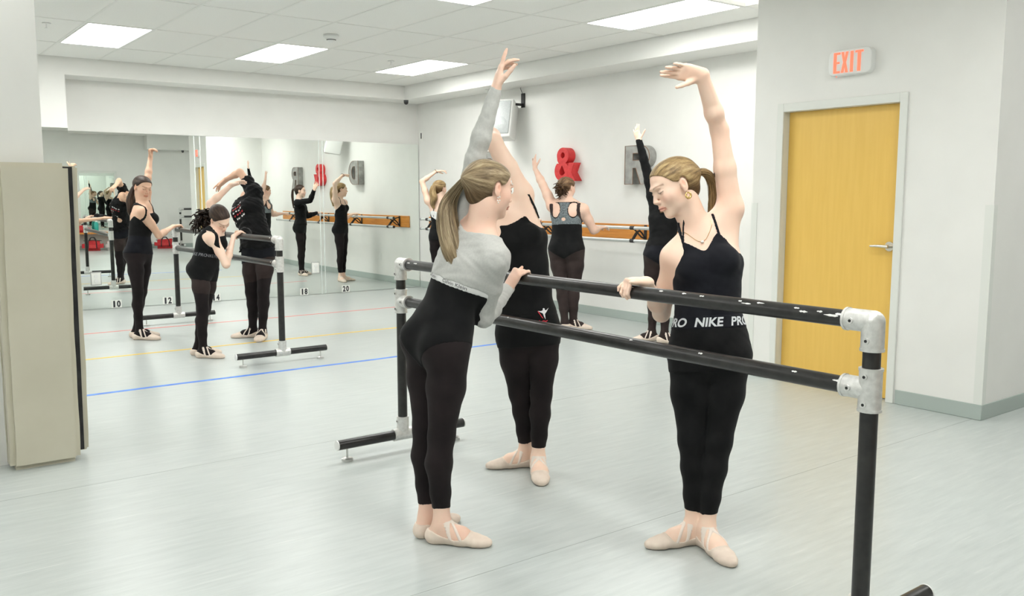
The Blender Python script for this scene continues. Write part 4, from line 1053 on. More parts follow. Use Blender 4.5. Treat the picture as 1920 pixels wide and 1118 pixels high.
    def curls(s, c, rad, m, parent=None, count=60, seed=2, name='curls', rr=.006, tail=(0, 0, 0)):
        """a cloud of short corkscrew locks round a centre"""
        rg = np.random.RandomState(seed); bm = bmesh.new(); c = np.asarray(c, float); rad = np.asarray(rad, float); tail = np.asarray(tail, float)
        R = s.hR
        for i in range(count):
            u = nrm(rg.randn(3)); p0 = c+R.T@(u*rad*.45); ln = .5+.6*rg.rand(); d = R.T@(u*rad)*ln; ph = rg.rand()*6.28; dd, a, b = frame_of(d); pts = []
            for k in range(10):
                t = k/9; w = .010*(t+.2); pts.append(p0+d*t+tail*t+(a*cos(ph+t*11)+b*sin(ph+t*11))*w+V(0, 0, -.02)*t*t)
            tube_bm(bm, [p-s.base for p in pts], [rr*(1-.55*k/9) for k in range(10)], 5)
        me = bpy.data.meshes.new(name); bm.to_mesh(me); bm.free()
        a = me.color_attributes.new('Col', 'FLOAT_COLOR', 'POINT'); nv = len(me.vertices); cc = np.ones((nv, 4)); cc[:, 0] = np.repeat(rg.rand(count), nv//count); cc[:, 1] = np.tile(np.repeat(np.arange(10)/9, 5), count)
        a.data.foreach_set('color', cc.astype(np.float32).ravel())
        o = link(name, me, m, parent or s.root, True); o['kind'] = 'stuff'; return o
    def wrap(s, name, me, prims, axis0, up, front, side, ang0, rad, m, t=.0035, parent=None):
        """wrap a flat drawing round an axis and lay it on the body surface"""
        n = len(me.vertices); co = np.empty(n*3); me.vertices.foreach_get('co', co); co = co.reshape(-1, 3)
        th = ang0+co[:, 0]/rad; nd = np.cos(th)[:, None]*front+np.sin(th)[:, None]*side; C = np.asarray(axis0)+co[:, 1:2]*up
        lo = np.full(n, .02); hi = np.full(n, .30)
        for _ in range(26):
            md = (lo+hi)/2; ins = field_at(prims, C+nd*md[:, None])-t < 0; lo = np.where(ins, md, lo); hi = np.where(ins, hi, md)
        P = C+nd*hi[:, None]; me.vertices.foreach_set('co', (P-s.base).astype(np.float32).ravel()); me.update()
        return link(name, me, m, parent or s.root)
    def project(s, pts, prims, t, it=12):
        pts = np.array(pts, float)
        for _ in range(it):
            d = field_at(prims, pts); g_ = np.stack([(field_at(prims, pts+V(*(np.eye(3)[i]*.002)))-field_at(prims, pts-V(*(np.eye(3)[i]*.002))))/.004 for i in range(3)], 1)
            pts = pts-g_/np.maximum((g_**2).sum(1), .2)[:, None]*np.clip(d-t, -.02, .02)[:, None]
        return pts
    def decal(s, name, me, prims, origin, xd, yd, nd, m, t=.0035, parent=None):
        """press a flat drawing onto the body surface along nd"""
        n = len(me.vertices); co = np.empty(n*3); me.vertices.foreach_get('co', co); co = co.reshape(-1, 3)
        P = np.asarray(origin)+co[:, :1]*nrm(xd)+co[:, 1:2]*nrm(yd); nd = nrm(nd); P = P+nd*.08
        for _ in range(40): P = P-nd*np.clip(field_at(prims, P)-t, -.01, .02)[:, None]*.8
        me.vertices.foreach_set('co', (P-s.base).astype(np.float32).ravel()); me.update()
        return link(name, me, m, parent or s.root)

def img(r, u, t): return nrm(RT*r+UP*u-FW*t)       # direction: image right, image up, towards the camera
def flatdir(r, t): v = RT*r-nrm(V(FW[0], FW[1], 0))*t; return nrm(v)
def reach(p, px, py, L, sign):                     # the point on a pixel's ray at distance L from p
    r = nrm(FW+RT*((px-960)/F)-UP*((py-559)/F)); o = CAM-p; b = r@o; c = o@o-L*L; D = b*b-c
    return CAM+r*(-b+sign*sqrt(max(D, 0)))
def limb(J, n, sh, el, wr, w0, k=1.0, sg=(1, 1), ua=.285, fa=.245):
    """shoulder pixel + depth, elbow pixel, wrist pixel (or a 3-d wrist)"""
    J['sh'+n] = at(sh[0], sh[1], w0) if len(sh) == 2 else np.asarray(sh, float)
    J['el'+n] = reach(J['sh'+n], el[0], el[1], ua*k, sg[0]) if len(el) == 2 else np.asarray(el, float)
    J['wr'+n] = reach(J['el'+n], wr[0], wr[1], fa*k, sg[1]) if len(wr) == 2 else np.asarray(wr, float)

# ================================================================ THE DANCERS
def toprof(xs_, zs_):
    return lambda x: np.interp(x.ravel(), xs_, zs_).reshape(x.shape)
def leotard_cut(s, P, c0=-.105, sl=.62, y1=.25):
    x, y, z = s.pel(P); return (c0+sl*np.abs(x)+y1*np.maximum(y, 0)*np.abs(x)*4-z)*.8
def bodice(s, top, back=None, ylim=None):
    """torso part below a neckline given as z(x) in the chest frame, front and back"""
    def f(P):
        x, y, z = s.che(P); x = x+0*z; y = y+0*z; z = z+0*x
        ft = toprof(*top)(x); bk = toprof(*(back or top))(x); w = np.clip(y/.05*.5+.5, 0, 1)
        return (z-(ft*w+bk*(1-w)))*.8
    return f
def strap(s, x0, x1, z0, wd=.006, tz=.2):
    """a narrow strip over the shoulder; x drifts from x0 at the bodice to x1 at the shoulder"""
    def f(P):
        x, y, z = s.che(P); c = x0+(x1-x0)*np.clip((z-z0)/.10, 0, 1.3); return np.maximum(np.abs(x-c)-wd, np.maximum(z0-.03-z, z-tz))
    return f
def band(s, z0, z1, frame='pel'):
    def f(P):
        x, y, z = getattr(s, frame)(P); return np.maximum(z0-z, z-z1)
    return f
def allof(*fs): return lambda P: np.maximum.reduce([np.broadcast_arrays(*[f(P) for f in fs])][0])
GRIP = dict(curl=((.75, .75, .5), (.8, .75, .5), (.8, .75, .5), (.8, .7, .5)), spread=.03, thumb=(.75, .5, .4, .7))
SOFT = dict(curl=((.10, .15, .1), (.45, .25, .15), (.5, .3, .2), (.35, .25, .2)), spread=.10, thumb=(.55, .3, .2, .35))

RAIL1 = (V(2.41, 0, 1.047), V(0, 1, 0), .0265); RAIL2 = (V(2.89, 0, 1.047), V(0, 1, 0), .0265); RAILW = (V(XW-.225, 0, 1.065), V(0, 1, 0), .0185)
def gripped(rail, th=(.50, .2, .1, .0), sp=.04): return dict(curl=((.7, .7, .5),)*4, spread=sp, thumb=th, grip=rail)
# ---- dancer in the grey crop top, foreground, back to the camera
def dancer_grey():
    J = {}
    J['ankr'] = on_floor(829, 981, .085); J['ankl'] = on_floor(801, 966, .085); w = depth(J['ankr'])
    J['toer'] = flatdir(.97, .18); J['toel'] = flatdir(.55, -.8)
    J['pelvis'] = at(824, 630, w+.03); J['waist'] = at(848, 552, w+.03); J['chest'] = at(880, 492, w+.0); J['neck'] = at(899, 436, w-.01)
    J['pface'] = flatdir(.72, -.70); J['cface'] = flatdir(.62, -.78)
    limb(J, 'l', (864, 432), (890, 300), (930, 166), w+.06, 1.03)
    wr = V(2.340, 3.125, 1.006)
    J['shr'] = at(926, 486, w-.09); J['elr'] = reach(J['shr'], 907, 596, .285, 1); J['wrr'] = wr
    J['hdl'] = (img(.22, .97, .1), img(.95, -.2, -.15), img(0, .2, 1), dict(curl=((.02, .08, .05), (.75, .35, .2), (.85, .4, .2), (.9, .4, .2)), spread=.12, thumb=(.5, .3, .2, .5)))
    J['hdr'] = (V(.40, -.30, .86), V(.85, .05, -.45), V(0.1, 1, 0), gripped(RAIL1, (.15, .3, .2, .25)))
    J['head'] = (at(917, 355, w-.03), img(.82, -.08, -.55), img(.06, 1, .0))
    s = Person('dancer in a grey crop top leaning at the front barre, back to camera', J['ankr']*.5+J['ankl']*.5, res=.006, fres=.0033, skin=SKIN2)
    J['kneer'] = -RT*.026; J['kneel'] = -RT*.012
    s.build(J, 1.66, hw=.97, lw=.97, butt=.98, waist=.95)
    s.body()
    ch = s.che
    top = toprof([-.2, -.06, 0, .06, .2], [.16, .125, .110, .125, .16])
    def torso(P):
        x, y, z = ch(P); x = x+0*z; return np.maximum(z-top(x), -.085-z)
    o = s.combo('crop_top', [('T', torso), ('A', s.arm_region(-.005)), ('B', lambda P: np.maximum(torso(P), s.dT-.04))], .0055, GREYC, wrinkle=.0016)
    s.garment('waist_elastic', lambda P: np.maximum(np.maximum(ch(P)[2]+.080, -.112-ch(P)[2]), s.dT-.03), .0064, WHITEB, 'B')
    s.garment('leotard', lambda P: np.maximum(np.maximum(ch(P)[2]+.104, leotard_cut(s, P, -.145, 1.0)), s.dT-.03), .0048, BLK, 'B')
    s.legwear(TIGHT, .05, .10, .0026, 'tights'); s.shoes()
    cap = s.hair_cap(HBLOND, (0, -.100, .028), .012)
    G = lambda x, y, z: s.hc+(s.hR.T@V(x, y, z))
    t0 = G(0, -.112, .028)
    pt = [t0, at(846, 366, w+.0), at(836, 400, w-.02), at(842, 440, w-.04), at(853, 475, w-.05), at(868, 514, w-.05), at(886, 550, w-.05)]; pr = [.014, .026, .042, .050, .048, .036, .008]
    s.ponytail(pt, pr, HBLOND, cap, wave=.006); s.strands(pt[:-1]+[at(878, 528, w-.05)], pr[:-1]+[.022], HBLOND, cap, 90)
    bm = bmesh.new()
    for k, r in ((-.006, .0175), (0, .019), (.006, .0175)):
        c = t0+(s.hR.T@V(0, 1, 0))*(k+.006); a, b = s.hR[0], s.hR[2]
        tube_bm(bm, [c+(a*cos(q)+b*sin(q))*r-s.base for q in np.linspace(0, 2*pi, 19)], .0038, 8, False)
    fin('hair_tie', bm, mat('hair_tie', (.30, .22, .10), .6), cap, auto=1)
    bm = bmesh.new()
    for (dz, dy) in ((-.040, -.004), (-.052, -.004), (-.036, .004), (-.050, .006), (-.060, .0)):
        bmesh.ops.create_uvsphere(bm, u_segments=10, v_segments=8, radius=.0032, matrix=Matrix.Translation(Vector(G(.079, dy, dz)-s.base)))
    fin('earring', bm, PEARL, s.root, auto=1.5)
    me = fit_mesh(text_mesh('Calvin Klein', .02, 0), .105, .014)
    q = ch; cx, cf_, up1 = s.cf
    s.decal('waist_lettering', me, s.T+s.A['l']+s.A['r'], J['chest']-up1*.097*s.k-cf_*.10+cx*.035, cx, up1, -cf_, INK, .0105)
    me = fit_mesh(text_mesh('Calvin Klein', .02, 0), .105, .014)
    s.decal('waist_lettering', me, s.T+s.A['l']+s.A['r'], J['chest']-up1*.097*s.k-cf_*.06-cx*.10, nrm(cx-cf_*.9), up1, nrm(-cf_-cx*.9), INK, .0105)
    bm = bmesh.new(); d = nrm(J['wrr']-J['elr']); c = J['wrr']+d*.006; _, a, b = frame_of(d)
    tube_bm(bm, [c+(a*cos(q)+b*sin(q)*.9)*.029-s.base for q in np.linspace(0, 2*pi, 25)], .0022, 8, False); fin('bracelet', bm, STEEL, s.root, auto=1)
    return s

# ---- dancer facing the camera at the right of the front barre
def dancer_front():
    J = {}
    J['ankr'] = on_floor(1300, 983, .085); J['ankl'] = on_floor(1325, 990, .085); w = depth(J['ankl'])+.02
    J['toer'] = flatdir(-.97, .22); J['toel'] = flatdir(.30, .95)
    J['pelvis'] = at(1330, 652, w); J['waist'] = at(1327, 578, w); J['chest'] = at(1325, 500, w); J['neck'] = at(1308, 434, w+.01)
    J['pface'] = flatdir(-.12, 1); J['cface'] = flatdir(-.10, 1)
    limb(J, 'l', (1369, 388), (1349, 244), (1316, 141), w+.01, 1.0, (1, -1))
    wr = V(2.478, 2.405, 1.083)
    J['shr'] = at(1264, 482, w+.0); J['elr'] = reach(J['shr'], 1240, 588, .275, 1); J['wrr'] = wr
    J['hdl'] = (img(-.95, .12, .15), img(-.1, -.55, .8), img(0, -1, -.3), dict(curl=((-.35, .1, .1), (.02, .12, .1), (.12, .15, .1), (.2, .2, .1)), spread=.10, thumb=(.35, .1, .1, .55)))
    J['hdr'] = (V(-.92, .22, .10), V(-.1, 0, -1), V(0, -1, 0), gripped(RAIL1, (.45, .2, .1, -.05), .10))
    J['head'] = (at(1265, 350, w-.02), img(-.88, -.38, .26), img(-.42, .90, .06))
    s = Person('dancer in a black camisole facing the camera, arm curved overhead', J['ankr']*.5+J['ankl']*.5, res=.006, fres=.0030, skin=SKIN1)
    s.build(J, 1.66, hw=1.0, lw=.98, bust=.82, waist=1.05)
    s.body(); ch = s.che; pl = s.pel
    top = ([-.17, -.12, -.085, -.072, -.05, -.015, 0, .015, .05, .072, .085, .12, .17], [.05, .075, .098, .122, .105, .066, .058, .066, .10, .118, .095, .07, .05])
    back = ([-.17, -.1, 0, .1, .17], [.0, -.03, -.04, -.03, .0])
    s.garment('camisole', allof(bodice(s, top, back), lambda P: .085-pl(P)[2]), .0048, NAVY, wrinkle=.0007)
    for q in (-1, 1): s.garment('strap', strap(s, q*.073, q*.070, .105, .0058), .0042, NAVY, 'B')
    s.garment('strap', strap(s, .073, .045, .105, .0042), .0042, NAVY, 'B')
    s.garment('shorts', allof(lambda P: pl(P)[2]-.085, lambda P: -.095-pl(P)[2]), .0055, BLK, wrinkle=.0009)
    wb = s.garment('waistband', band(s, .078, .135), .0066, NAVY)
    s.legwear(BLK, .055, .05, .0026, 'leggings'); s.shoes()
    px, pf, pu = s.pf
    GREYT = mat('printed_grey', (.62, .64, .66), .6)
    def wtext(t, ang, wd, hh=.036, sh=.22):
        me = fit_mesh(text_mesh(t, .1, 0, 0, .003), wd, hh)
        for v in me.vertices: v.co.x += v.co.y*sh
        s.wrap('waistband_lettering', me, s.T+s.Lg['l']+s.Lg['r'], J['pelvis']+pu*.107*s.k, pu, pf, -px, ang, .135, GREYT, .0082, wb)
    wtext('NIKE', -.05, .132); wtext('PRO', 1.12, .105); wtext('PRO', -1.22, .105)
    sw = glyph([[(-.022, .006), (-.019, -.004), (-.012, -.007), (.024, .009), (-.010, -.001), (-.016, .000)]], 0)
    nd = nrm(pf*.75-px*.66); s.decal('swoosh', sw, s.T, J['pelvis']-pu*.045*s.k+nd*.06, np.cross(pu, nd), pu, nd, GREYT, .0072, s.root)
    cap = s.hair_cap(HBLOND2, (0, -.100, .020), .010)
    G = lambda x, y, z: s.hc+(s.hR.T@V(x, y, z))
    t0 = G(0, -.112, .020)
    pt = [t0, at(1322, 321, w+.03), at(1335, 336, w+.05), at(1339, 360, w+.07), at(1337, 385, w+.08), at(1332, 408, w+.09)]; pr = [.014, .018, .022, .024, .021, .010]
    s.ponytail(pt, pr, HBLOND2, cap, seed=4); s.strands(pt, pr, HBLOND2, cap, 50, wave=.002)
    bm = bmesh.new()
    a, b, cdir = s.hR[0], s.hR[2], s.hR[1]
    tube_bm(bm, [t0+cdir*.004-s.base, t0+cdir*.022-s.base], [.0165, .0185], 16); fin('hair_wrap', bm, HBLOND2, cap, auto=1)
    for sx in (-1, 1):
        bm = bmesh.new(); c = G(sx*.079, .0, -.052)
        tube_bm(bm, [c+(s.hR[1]*cos(q)+s.hR[2]*sin(q))*.011-s.base for q in np.linspace(0, 2*pi, 22)], [.0028+.0022*(1-sin(q))/2 for q in np.linspace(0, 2*pi, 22)], 8, False)
        fin('earring', bm, GOLD, s.root, auto=1)
    # fine necklace with a pearl
    pts = []
    for q in np.linspace(-1, 1, 15):
        p = J['neck']+s.cf[0]*q*.058+s.cf[1]*(.055-.03*q*q)+s.cf[2]*(-.058+.075*abs(q)**1.5); pts.append(p)
    pts = s.project(pts, s.T+s.N+s.A['l']+s.A['r'], .0016)
    bm = bmesh.new(); tube_bm(bm, [p-s.base for p in pts], .0009, 6); nk = fin('necklace', bm, GOLD, s.root)
    bm = bmesh.new(); bmesh.ops.create_uvsphere(bm, u_segments=12, v_segments=8, radius=.0055, matrix=Matrix.Translation(Vector(pts[7]-s.base+s.cf[1]*.004))@Matrix.Diagonal((1.5, 1, 1, 1))); fin('pendant', bm, PEARL, nk, auto=1.5)
    return s

# ---- dancer behind the front barre whose head is hidden
def dancer_behind():
    J = {}
    J['ankr'] = on_floor(986, 846, .085); J['ankl'] = on_floor(1009, 858, .085); w = depth(J['ankl'])+.02
    J['toer'] = flatdir(-.97, .15); J['toel'] = flatdir(.06, 1)
    J['pelvis'] = at(990, 612, w); J['waist'] = at(985, 540, w); J['chest'] = at(974, 455, w); J['neck'] = at(950, 398, w+.01)
    J['pface'] = flatdir(.10, 1); J['cface'] = flatdir(-.02, 1)
    limb(J, 'l', (976, 362), (926, 266), (914, 236), w+.02, 1.0, (1, 1))
    J['shr'] = at(926, 440, w+.0); J['wrr'] = V(2.478, 3.50, 1.083); J['elr'] = reach(J['shr'], 912, 520, .27, 1)
    J['hdl'] = (img(-.12, .2, -.97), img(-.3, -.9, .1), img(.7, 0, .3), SOFT)
    J['hdr'] = (V(-.95, .1, .05), V(-.1, 0, -1), V(0, -1, 0), gripped(RAIL1))
    J['head'] = (at(905, 360, w+.02), img(-.6, -.6, .5), img(-.7, .7, .0))
    s = Person('dancer in a long black camisole behind the front barre, head hidden', J['ankr']*.5+J['ankl']*.5, res=.0075, fres=.0045, skin=SKIN1)
    s.build(J, 1.70, hw=.98, lw=.97, aw=1.20, waist=1.08, bust=.6)
    s.body(); ch = s.che; pl = s.pel
    top = ([-.20, -.145, -.11, -.07, -.02, .02, .07, .085, .12, .17], [.13, .145, .125, .105, .095, .095, .115, .105, .085, .05])
    back = ([-.17, -.1, 0, .1, .17], [.03, -.12, -.16, -.12, .03])
    s.garment('camisole', allof(bodice(s, top, back), lambda P: .05-pl(P)[2]), .0055, BLK)
    s.garment('strap', strap(s, -.140, -.135, .10, .006), .005, BLK, 'B'); s.garment('strap', strap(s, .10, .09, .075, .006), .005, BLK, 'B')
    s.garment('shorts', allof(lambda P: pl(P)[2]-.06, lambda P: -.10-pl(P)[2]), .0065, BLK, wrinkle=.0008)
    s.legwear(TIGHT, .05, .06, .003, 'leggings'); s.shoes()
    cap = s.hair_cap(HBROWN, (0, -.10, .02), .010)
    s.ponytail([s.hc+s.hR.T@V(0, -.11, .02), s.hc+s.hR.T@V(0, -.14, -.02), at(925, 415, w+.08), at(930, 430, w+.06)], [.014, .02, .025, .012], HBROWN, cap)
    # embroidered emblem of a leaping dancer on the hip
    px, pf, pu = s.pf; nd = nrm(pf-px*.25); o = J['pelvis']+pu*.055-px*.045+nd*.05; xd = np.cross(pu, nd)
    WH = mat('white_thread', (.75, .75, .76), .7); RD = mat('red_thread', (.62, .03, .05), .7)
    for loops, mm in (([[(-.030, .022), (-.012, .020), (.004, .026), (.016, .022), (.034, .034), (.018, .014), (.008, .004), (.010, -.024), (.002, -.010), (-.004, .008), (-.016, .014)]], WH),
                      ([arc(.004, .028, .006, .006, 0, 350, 12)], WH), ([[(-.032, .020), (-.026, .020), (-.002, -.018), (-.008, -.016)]], RD),
                      ([[(-.026, -.026), (-.022, -.025), (-.022, -.034), (-.010, -.030), (-.002, -.027), (.010, -.031), (.022, -.027), (.022, -.031), (.010, -.036), (-.002, -.032), (-.012, -.036), (-.026, -.038)]], RD),
                      ([[(.0, -.038), (.012, -.036), (.030, -.038), (.030, -.043), (.012, -.041), (.0, -.044)]], RD)):
        s.decal('embroidered_emblem', glyph(loops, 0), s.T, o, xd, pu, nd, mm, .0095)
    return s

# ---- the four at the wall barre
def foot_dirs(J, face, turn=.7, side=None):
    f = nrm(V(face[0], face[1], 0)); r = V(f[1], -f[0], 0)
    J['toer'] = nrm(f*cos(turn)+r*sin(turn)); J['toel'] = nrm(f*cos(turn)-r*sin(turn))
def stand(x, y, face, h=1.63):
    """upright joints for someone standing at x, y"""
    f = nrm(V(face[0], face[1], 0)); r = V(f[1], -f[0], 0); k = h/1.65; J = {}; b = V(x, y, 0); U = V(0, 0, 1)
    J['ankr'] = b+r*.055*k+U*.085*k; J['ankl'] = b-r*.055*k+U*.085*k
    J['pelvis'] = b+U*.90*k; J['waist'] = b+U*1.06*k+f*.01; J['chest'] = b+U*1.22*k; J['neck'] = b+U*1.37*k-f*.02
    J['pface'] = f; J['cface'] = f; foot_dirs(J, f)
    J['head'] = (b+U*1.535*k+f*.015, f, U)
    for n, q in (('r', 1), ('l', -1)): J['sh'+n] = b+r*q*.165*k+U*1.325*k-f*.01
    J['_f'] = f; J['_r'] = r; J['_k'] = k
    return J
def wall_hand(J, n, y, bend=V(0, 0, -1)):
    """rest a hand on the upper wall rail at this y"""
    sh = J['sh'+n]; wr = V(6.79, y, 1.10); d = np.linalg.norm(wr-sh); L1, L2 = .28*J['_k'], .25*J['_k']
    d2 = min(d, (L1+L2)*.985); a = (L1*L1-L2*L2+d2*d2)/(2*d2); hh = sqrt(max(L1*L1-a*a, 0)); u = (wr-sh)/d; pb = nrm(bend-u*(bend@u))
    J['el'+n] = sh+u*a+pb*hh; J['wr'+n] = sh+u*d2
    J['hd'+n] = (V(.85, wr[1]-sh[1] if False else .1, .15), V(.2, 0, -1), V(0, 1 if n == 'r' else -1, 0), gripped(RAILW))
def dancer_racer():
    J = {'_k': 1.0}
    J['ankr'] = on_floor(1075, 602, .085); J['ankl'] = on_floor(1059, 603, .085); w = depth(J['ankr'])
    J['toer'] = flatdir(.95, .3); J['toel'] = flatdir(-.2, -.9)
    J['pelvis'] = at(1062, 464, w+.03); J['waist'] = at(1063, 432, w+.03); J['chest'] = at(1062, 402, w+.02); J['neck'] = at(1062, 374, w+.02)
    J['pface'] = flatdir(.30, -.95); J['cface'] = flatdir(.30, -.95)
    limb(J, 'l', (1036, 386), (1018, 347), (1003, 316), w+.06, 1.0, (1, 1), .26, .23)
    J['shr'] = at(1093, 393, w-.04); J['elr'] = at(1113, 432, w+.04); J['wrr'] = at(1125, 427, w+.24)
    J['hdl'] = (img(-.1, .98, -.1), img(.8, 0, -.5), img(.9, .2, .2), dict(curl=((0, .1, .1), (.2, .2, .1), (.3, .3, .1), (.1, .1, .1)), spread=.16, thumb=(.8, .1, .1, .2)))
    J['hdr'] = (img(.75, .12, -.6), V(.1, 0, -1), V(0, 1, 0), dict(curl=((.3, .5, .3),)*4, spread=.03, thumb=(.5, .3, .2, .3)))
    J['head'] = (at(1063, 353, w+.02), img(.72, -.05, -.69), img(.03, 1, 0))
    s = Person('dancer in a grey racerback at the wall barre below the ampersand', J['ankr']*.5+J['ankl']*.5, res=.0095, fres=.006, skin=SKIN2)
    s.build(J, 1.63, hw=1.20, lw=1.22, aw=1.25, butt=1.0, bust=1.2, waist=1.12, simple_face=False)
    s.body(); ch = s.che; pl = s.pel
    s.garment('leotard', lambda P: np.maximum(ch(P)[2]+.115, leotard_cut(s, P, -.135, .55)), .0065, BLK)
    def bra(P):
        x, y, z = ch(P); z = z+0*x+0*y; x = x+0*z; y = y+0*z; bk = (y < .02)
        f = np.maximum(-.125-z, z-.125)
        for q in (-1, 1):
            c = (np.sqrt(((x-q*.096)/.056)**2+((z-.040)/.088)**2)-1)*.05
            f = np.maximum(f, -c)
        kh = (np.sqrt(((x+.004)/.022)**2+((z+.062)/.018)**2)-1)*.017
        f = np.maximum(f, np.where(bk, -kh, -1))
        f = np.maximum(f, np.abs(x)-np.where(z > .08, .135, .2)); return f
    s.garment('racerback_top', bra, .0075, GREYS, 'T')
    def trim(P):
        x, y, z = ch(P); z = z+0*x+0*y; x = x+0*z; f = None
        for q in (-1, 1):
            c = np.abs((np.sqrt(((x-q*.096)/.054)**2+((z-.040)/.086)**2)-1)*.05)-.004; f = c if f is None else np.minimum(f, c)
        f = np.minimum(f, np.abs(z+.120)-.007); f = np.minimum(f, np.abs(z-.122)-.005)
        return np.maximum(f, np.maximum(-.13-z, z-.128))
    s.garment('trim', trim, .0095, BLK, 'T')
    for q in (-1, 1): s.garment('mesh_strap', lambda P: np.maximum(np.abs(ch(P)[0]-q*.150)-.020, np.maximum(-.12-ch(P)[2], ch(P)[2]-.115)), .0062, MESH, 'B')
    cx, cf_, up1 = s.cf
    for k, c in enumerate('LIVI'):
        me = fit_mesh(text_mesh(c, .1, 0), .016 if c != 'I' else .005, .026)
        for v in me.vertices: v.co.x, v.co.y = v.co.y, -v.co.x
        s.decal('lettering', me, s.T+s.N+s.A['l']+s.A['r'], J['chest']+up1*(.085-.028*k)*s.k-cx*.004-cf_*.1, cx, up1, -cf_, INK, .0125)
    tg = s.legwear(SHEER, -.5, .10, .0035, 'tights'); s.shoes(t=.0085)
    cap = s.hair_cap(HCURL, (0, -.09, -.02), .013, lumps=.004)
    s.curls(s.hc+s.hR.T@V(0, -.085, -.015), (.070, .065, .075), HCURL, cap, 110, rr=.0075)
    return s
def dancer_far():
    J = stand(6.47, 10.18, (.62, .78), 1.62); k = J['_k']; U = V(0, 0, 1)
    J['shl'] = J['shl']+U*.05; J['ell'] = J['shl']+nrm(U*.9-J['_r']*.30+J['_f']*.15)*.27; J['wrl'] = J['ell']+nrm(U*.55+J['_r']*.75+J['_f']*.2)*.24
    J['hdl'] = (nrm(J['_r']*.9+U*.1+J['_f']*.2), -U, J['_f'], SOFT)
    wall_hand(J, 'r', 9.95)
    J['head'] = (J['head'][0], nrm(J['_f']*.8+J['_r']*.6), U)
    s = Person('dancer with long wavy hair at the wall barre nearest the corner', (6.47, 10.18), res=.0105, fres=.007, skin=SKIN1)
    s.build(J, 1.62, hw=.95, lw=.95); s.body(); ch = s.che; pl = s.pel
    top = ([-.17, -.1, 0, .1, .17], [.0, .06, .05, .06, .0]); back = ([-.17, -.1, 0, .1, .17], [.0, -.06, -.12, -.06, .0])
    s.garment('camisole', allof(bodice(s, top, back), lambda P: -.09-pl(P)[2]), .006, BLK)
    back2 = ([-.17, -.1, 0, .1, .17], [.03, .03, .0, .03, .03])
    s.garment('white_lining', allof(bodice(s, ([-.17, .17], [-.1, -.1]), back2), lambda P: -.13-ch(P)[2]), .004, WHITEB)
    for q in (-1, 1): s.garment('strap', strap(s, q*.085, q*.08, -.04, .007), .006, BLK, 'B')
    s.legwear(TIGHT, .06, .05, .0035, 'leggings'); s.shoes()
    cap = s.hair_cap(HBLOND2, (0, -.09, .05), .012); G = lambda x, y, z: s.hc+s.hR.T@V(x, y, z)
    s.ponytail([G(0, -.10, .05), G(.0, -.135, .02), G(.0, -.14, -.06), G(.0, -.13, -.16), G(0, -.125, -.27)], [.02, .04, .052, .05, .012], HBLOND2, cap, wave=.018)
    bm = bmesh.new(); d, a, b = frame_of(J['wrl']-J['ell']); tube_bm(bm, [J['wrl']+(a*cos(q)+b*sin(q))*.028-s.base for q in np.linspace(0, 2*pi, 17)], .004, 6, False); fin('bracelet', bm, BLACKP, s.root)
    return s
def dancer_jacket():
    J = stand(6.34, 8.71, (.80, .60), 1.60); U = V(0, 0, 1)
    J['ell'] = J['shl']+nrm(J['_f']*.75-J['_r']*.1+U*.12)*.27; J['wrl'] = J['ell']+nrm(J['_f']*.45+U*.75-J['_r']*.45)*.24
    J['hdl'] = (nrm(U*.9+J['_f']*.4), J['_r'], J['_f']*-1, SOFT)
    wall_hand(J, 'r', 8.50)
    s = Person('dancer in a black zip jacket at the wall barre, seen in the mirror', (6.34, 8.71), res=.0105, fres=.007, skin=SKIN1)
    s.build(J, 1.60, hw=1.02, lw=1.02); s.body(); ch = s.che; pl = s.pel
    s.combo('jacket', [('T', lambda P: np.maximum(ch(P)[2]-.165, .02-pl(P)[2])), ('A', s.arm_region(.0))], .012, BLK, wrinkle=.003)
    s.garment('shorts', allof(lambda P: pl(P)[2]-.06, lambda P: -.12-pl(P)[2]), .008, BLK)
    s.legwear(TIGHT, -.5, .05, .0035, 'tights'); s.shoes(t=.0085)
    cap = s.hair_cap(HBROWN, (0, -.10, .04), .010); G = lambda x, y, z: s.hc+s.hR.T@V(x, y, z)
    s.ponytail([G(0, -.11, .04), G(0, -.15, .02), G(0, -.16, -.08), G(0, -.15, -.20), G(0, -.14, -.30)], [.015, .025, .03, .026, .01], HBROWN, cap)
    return s
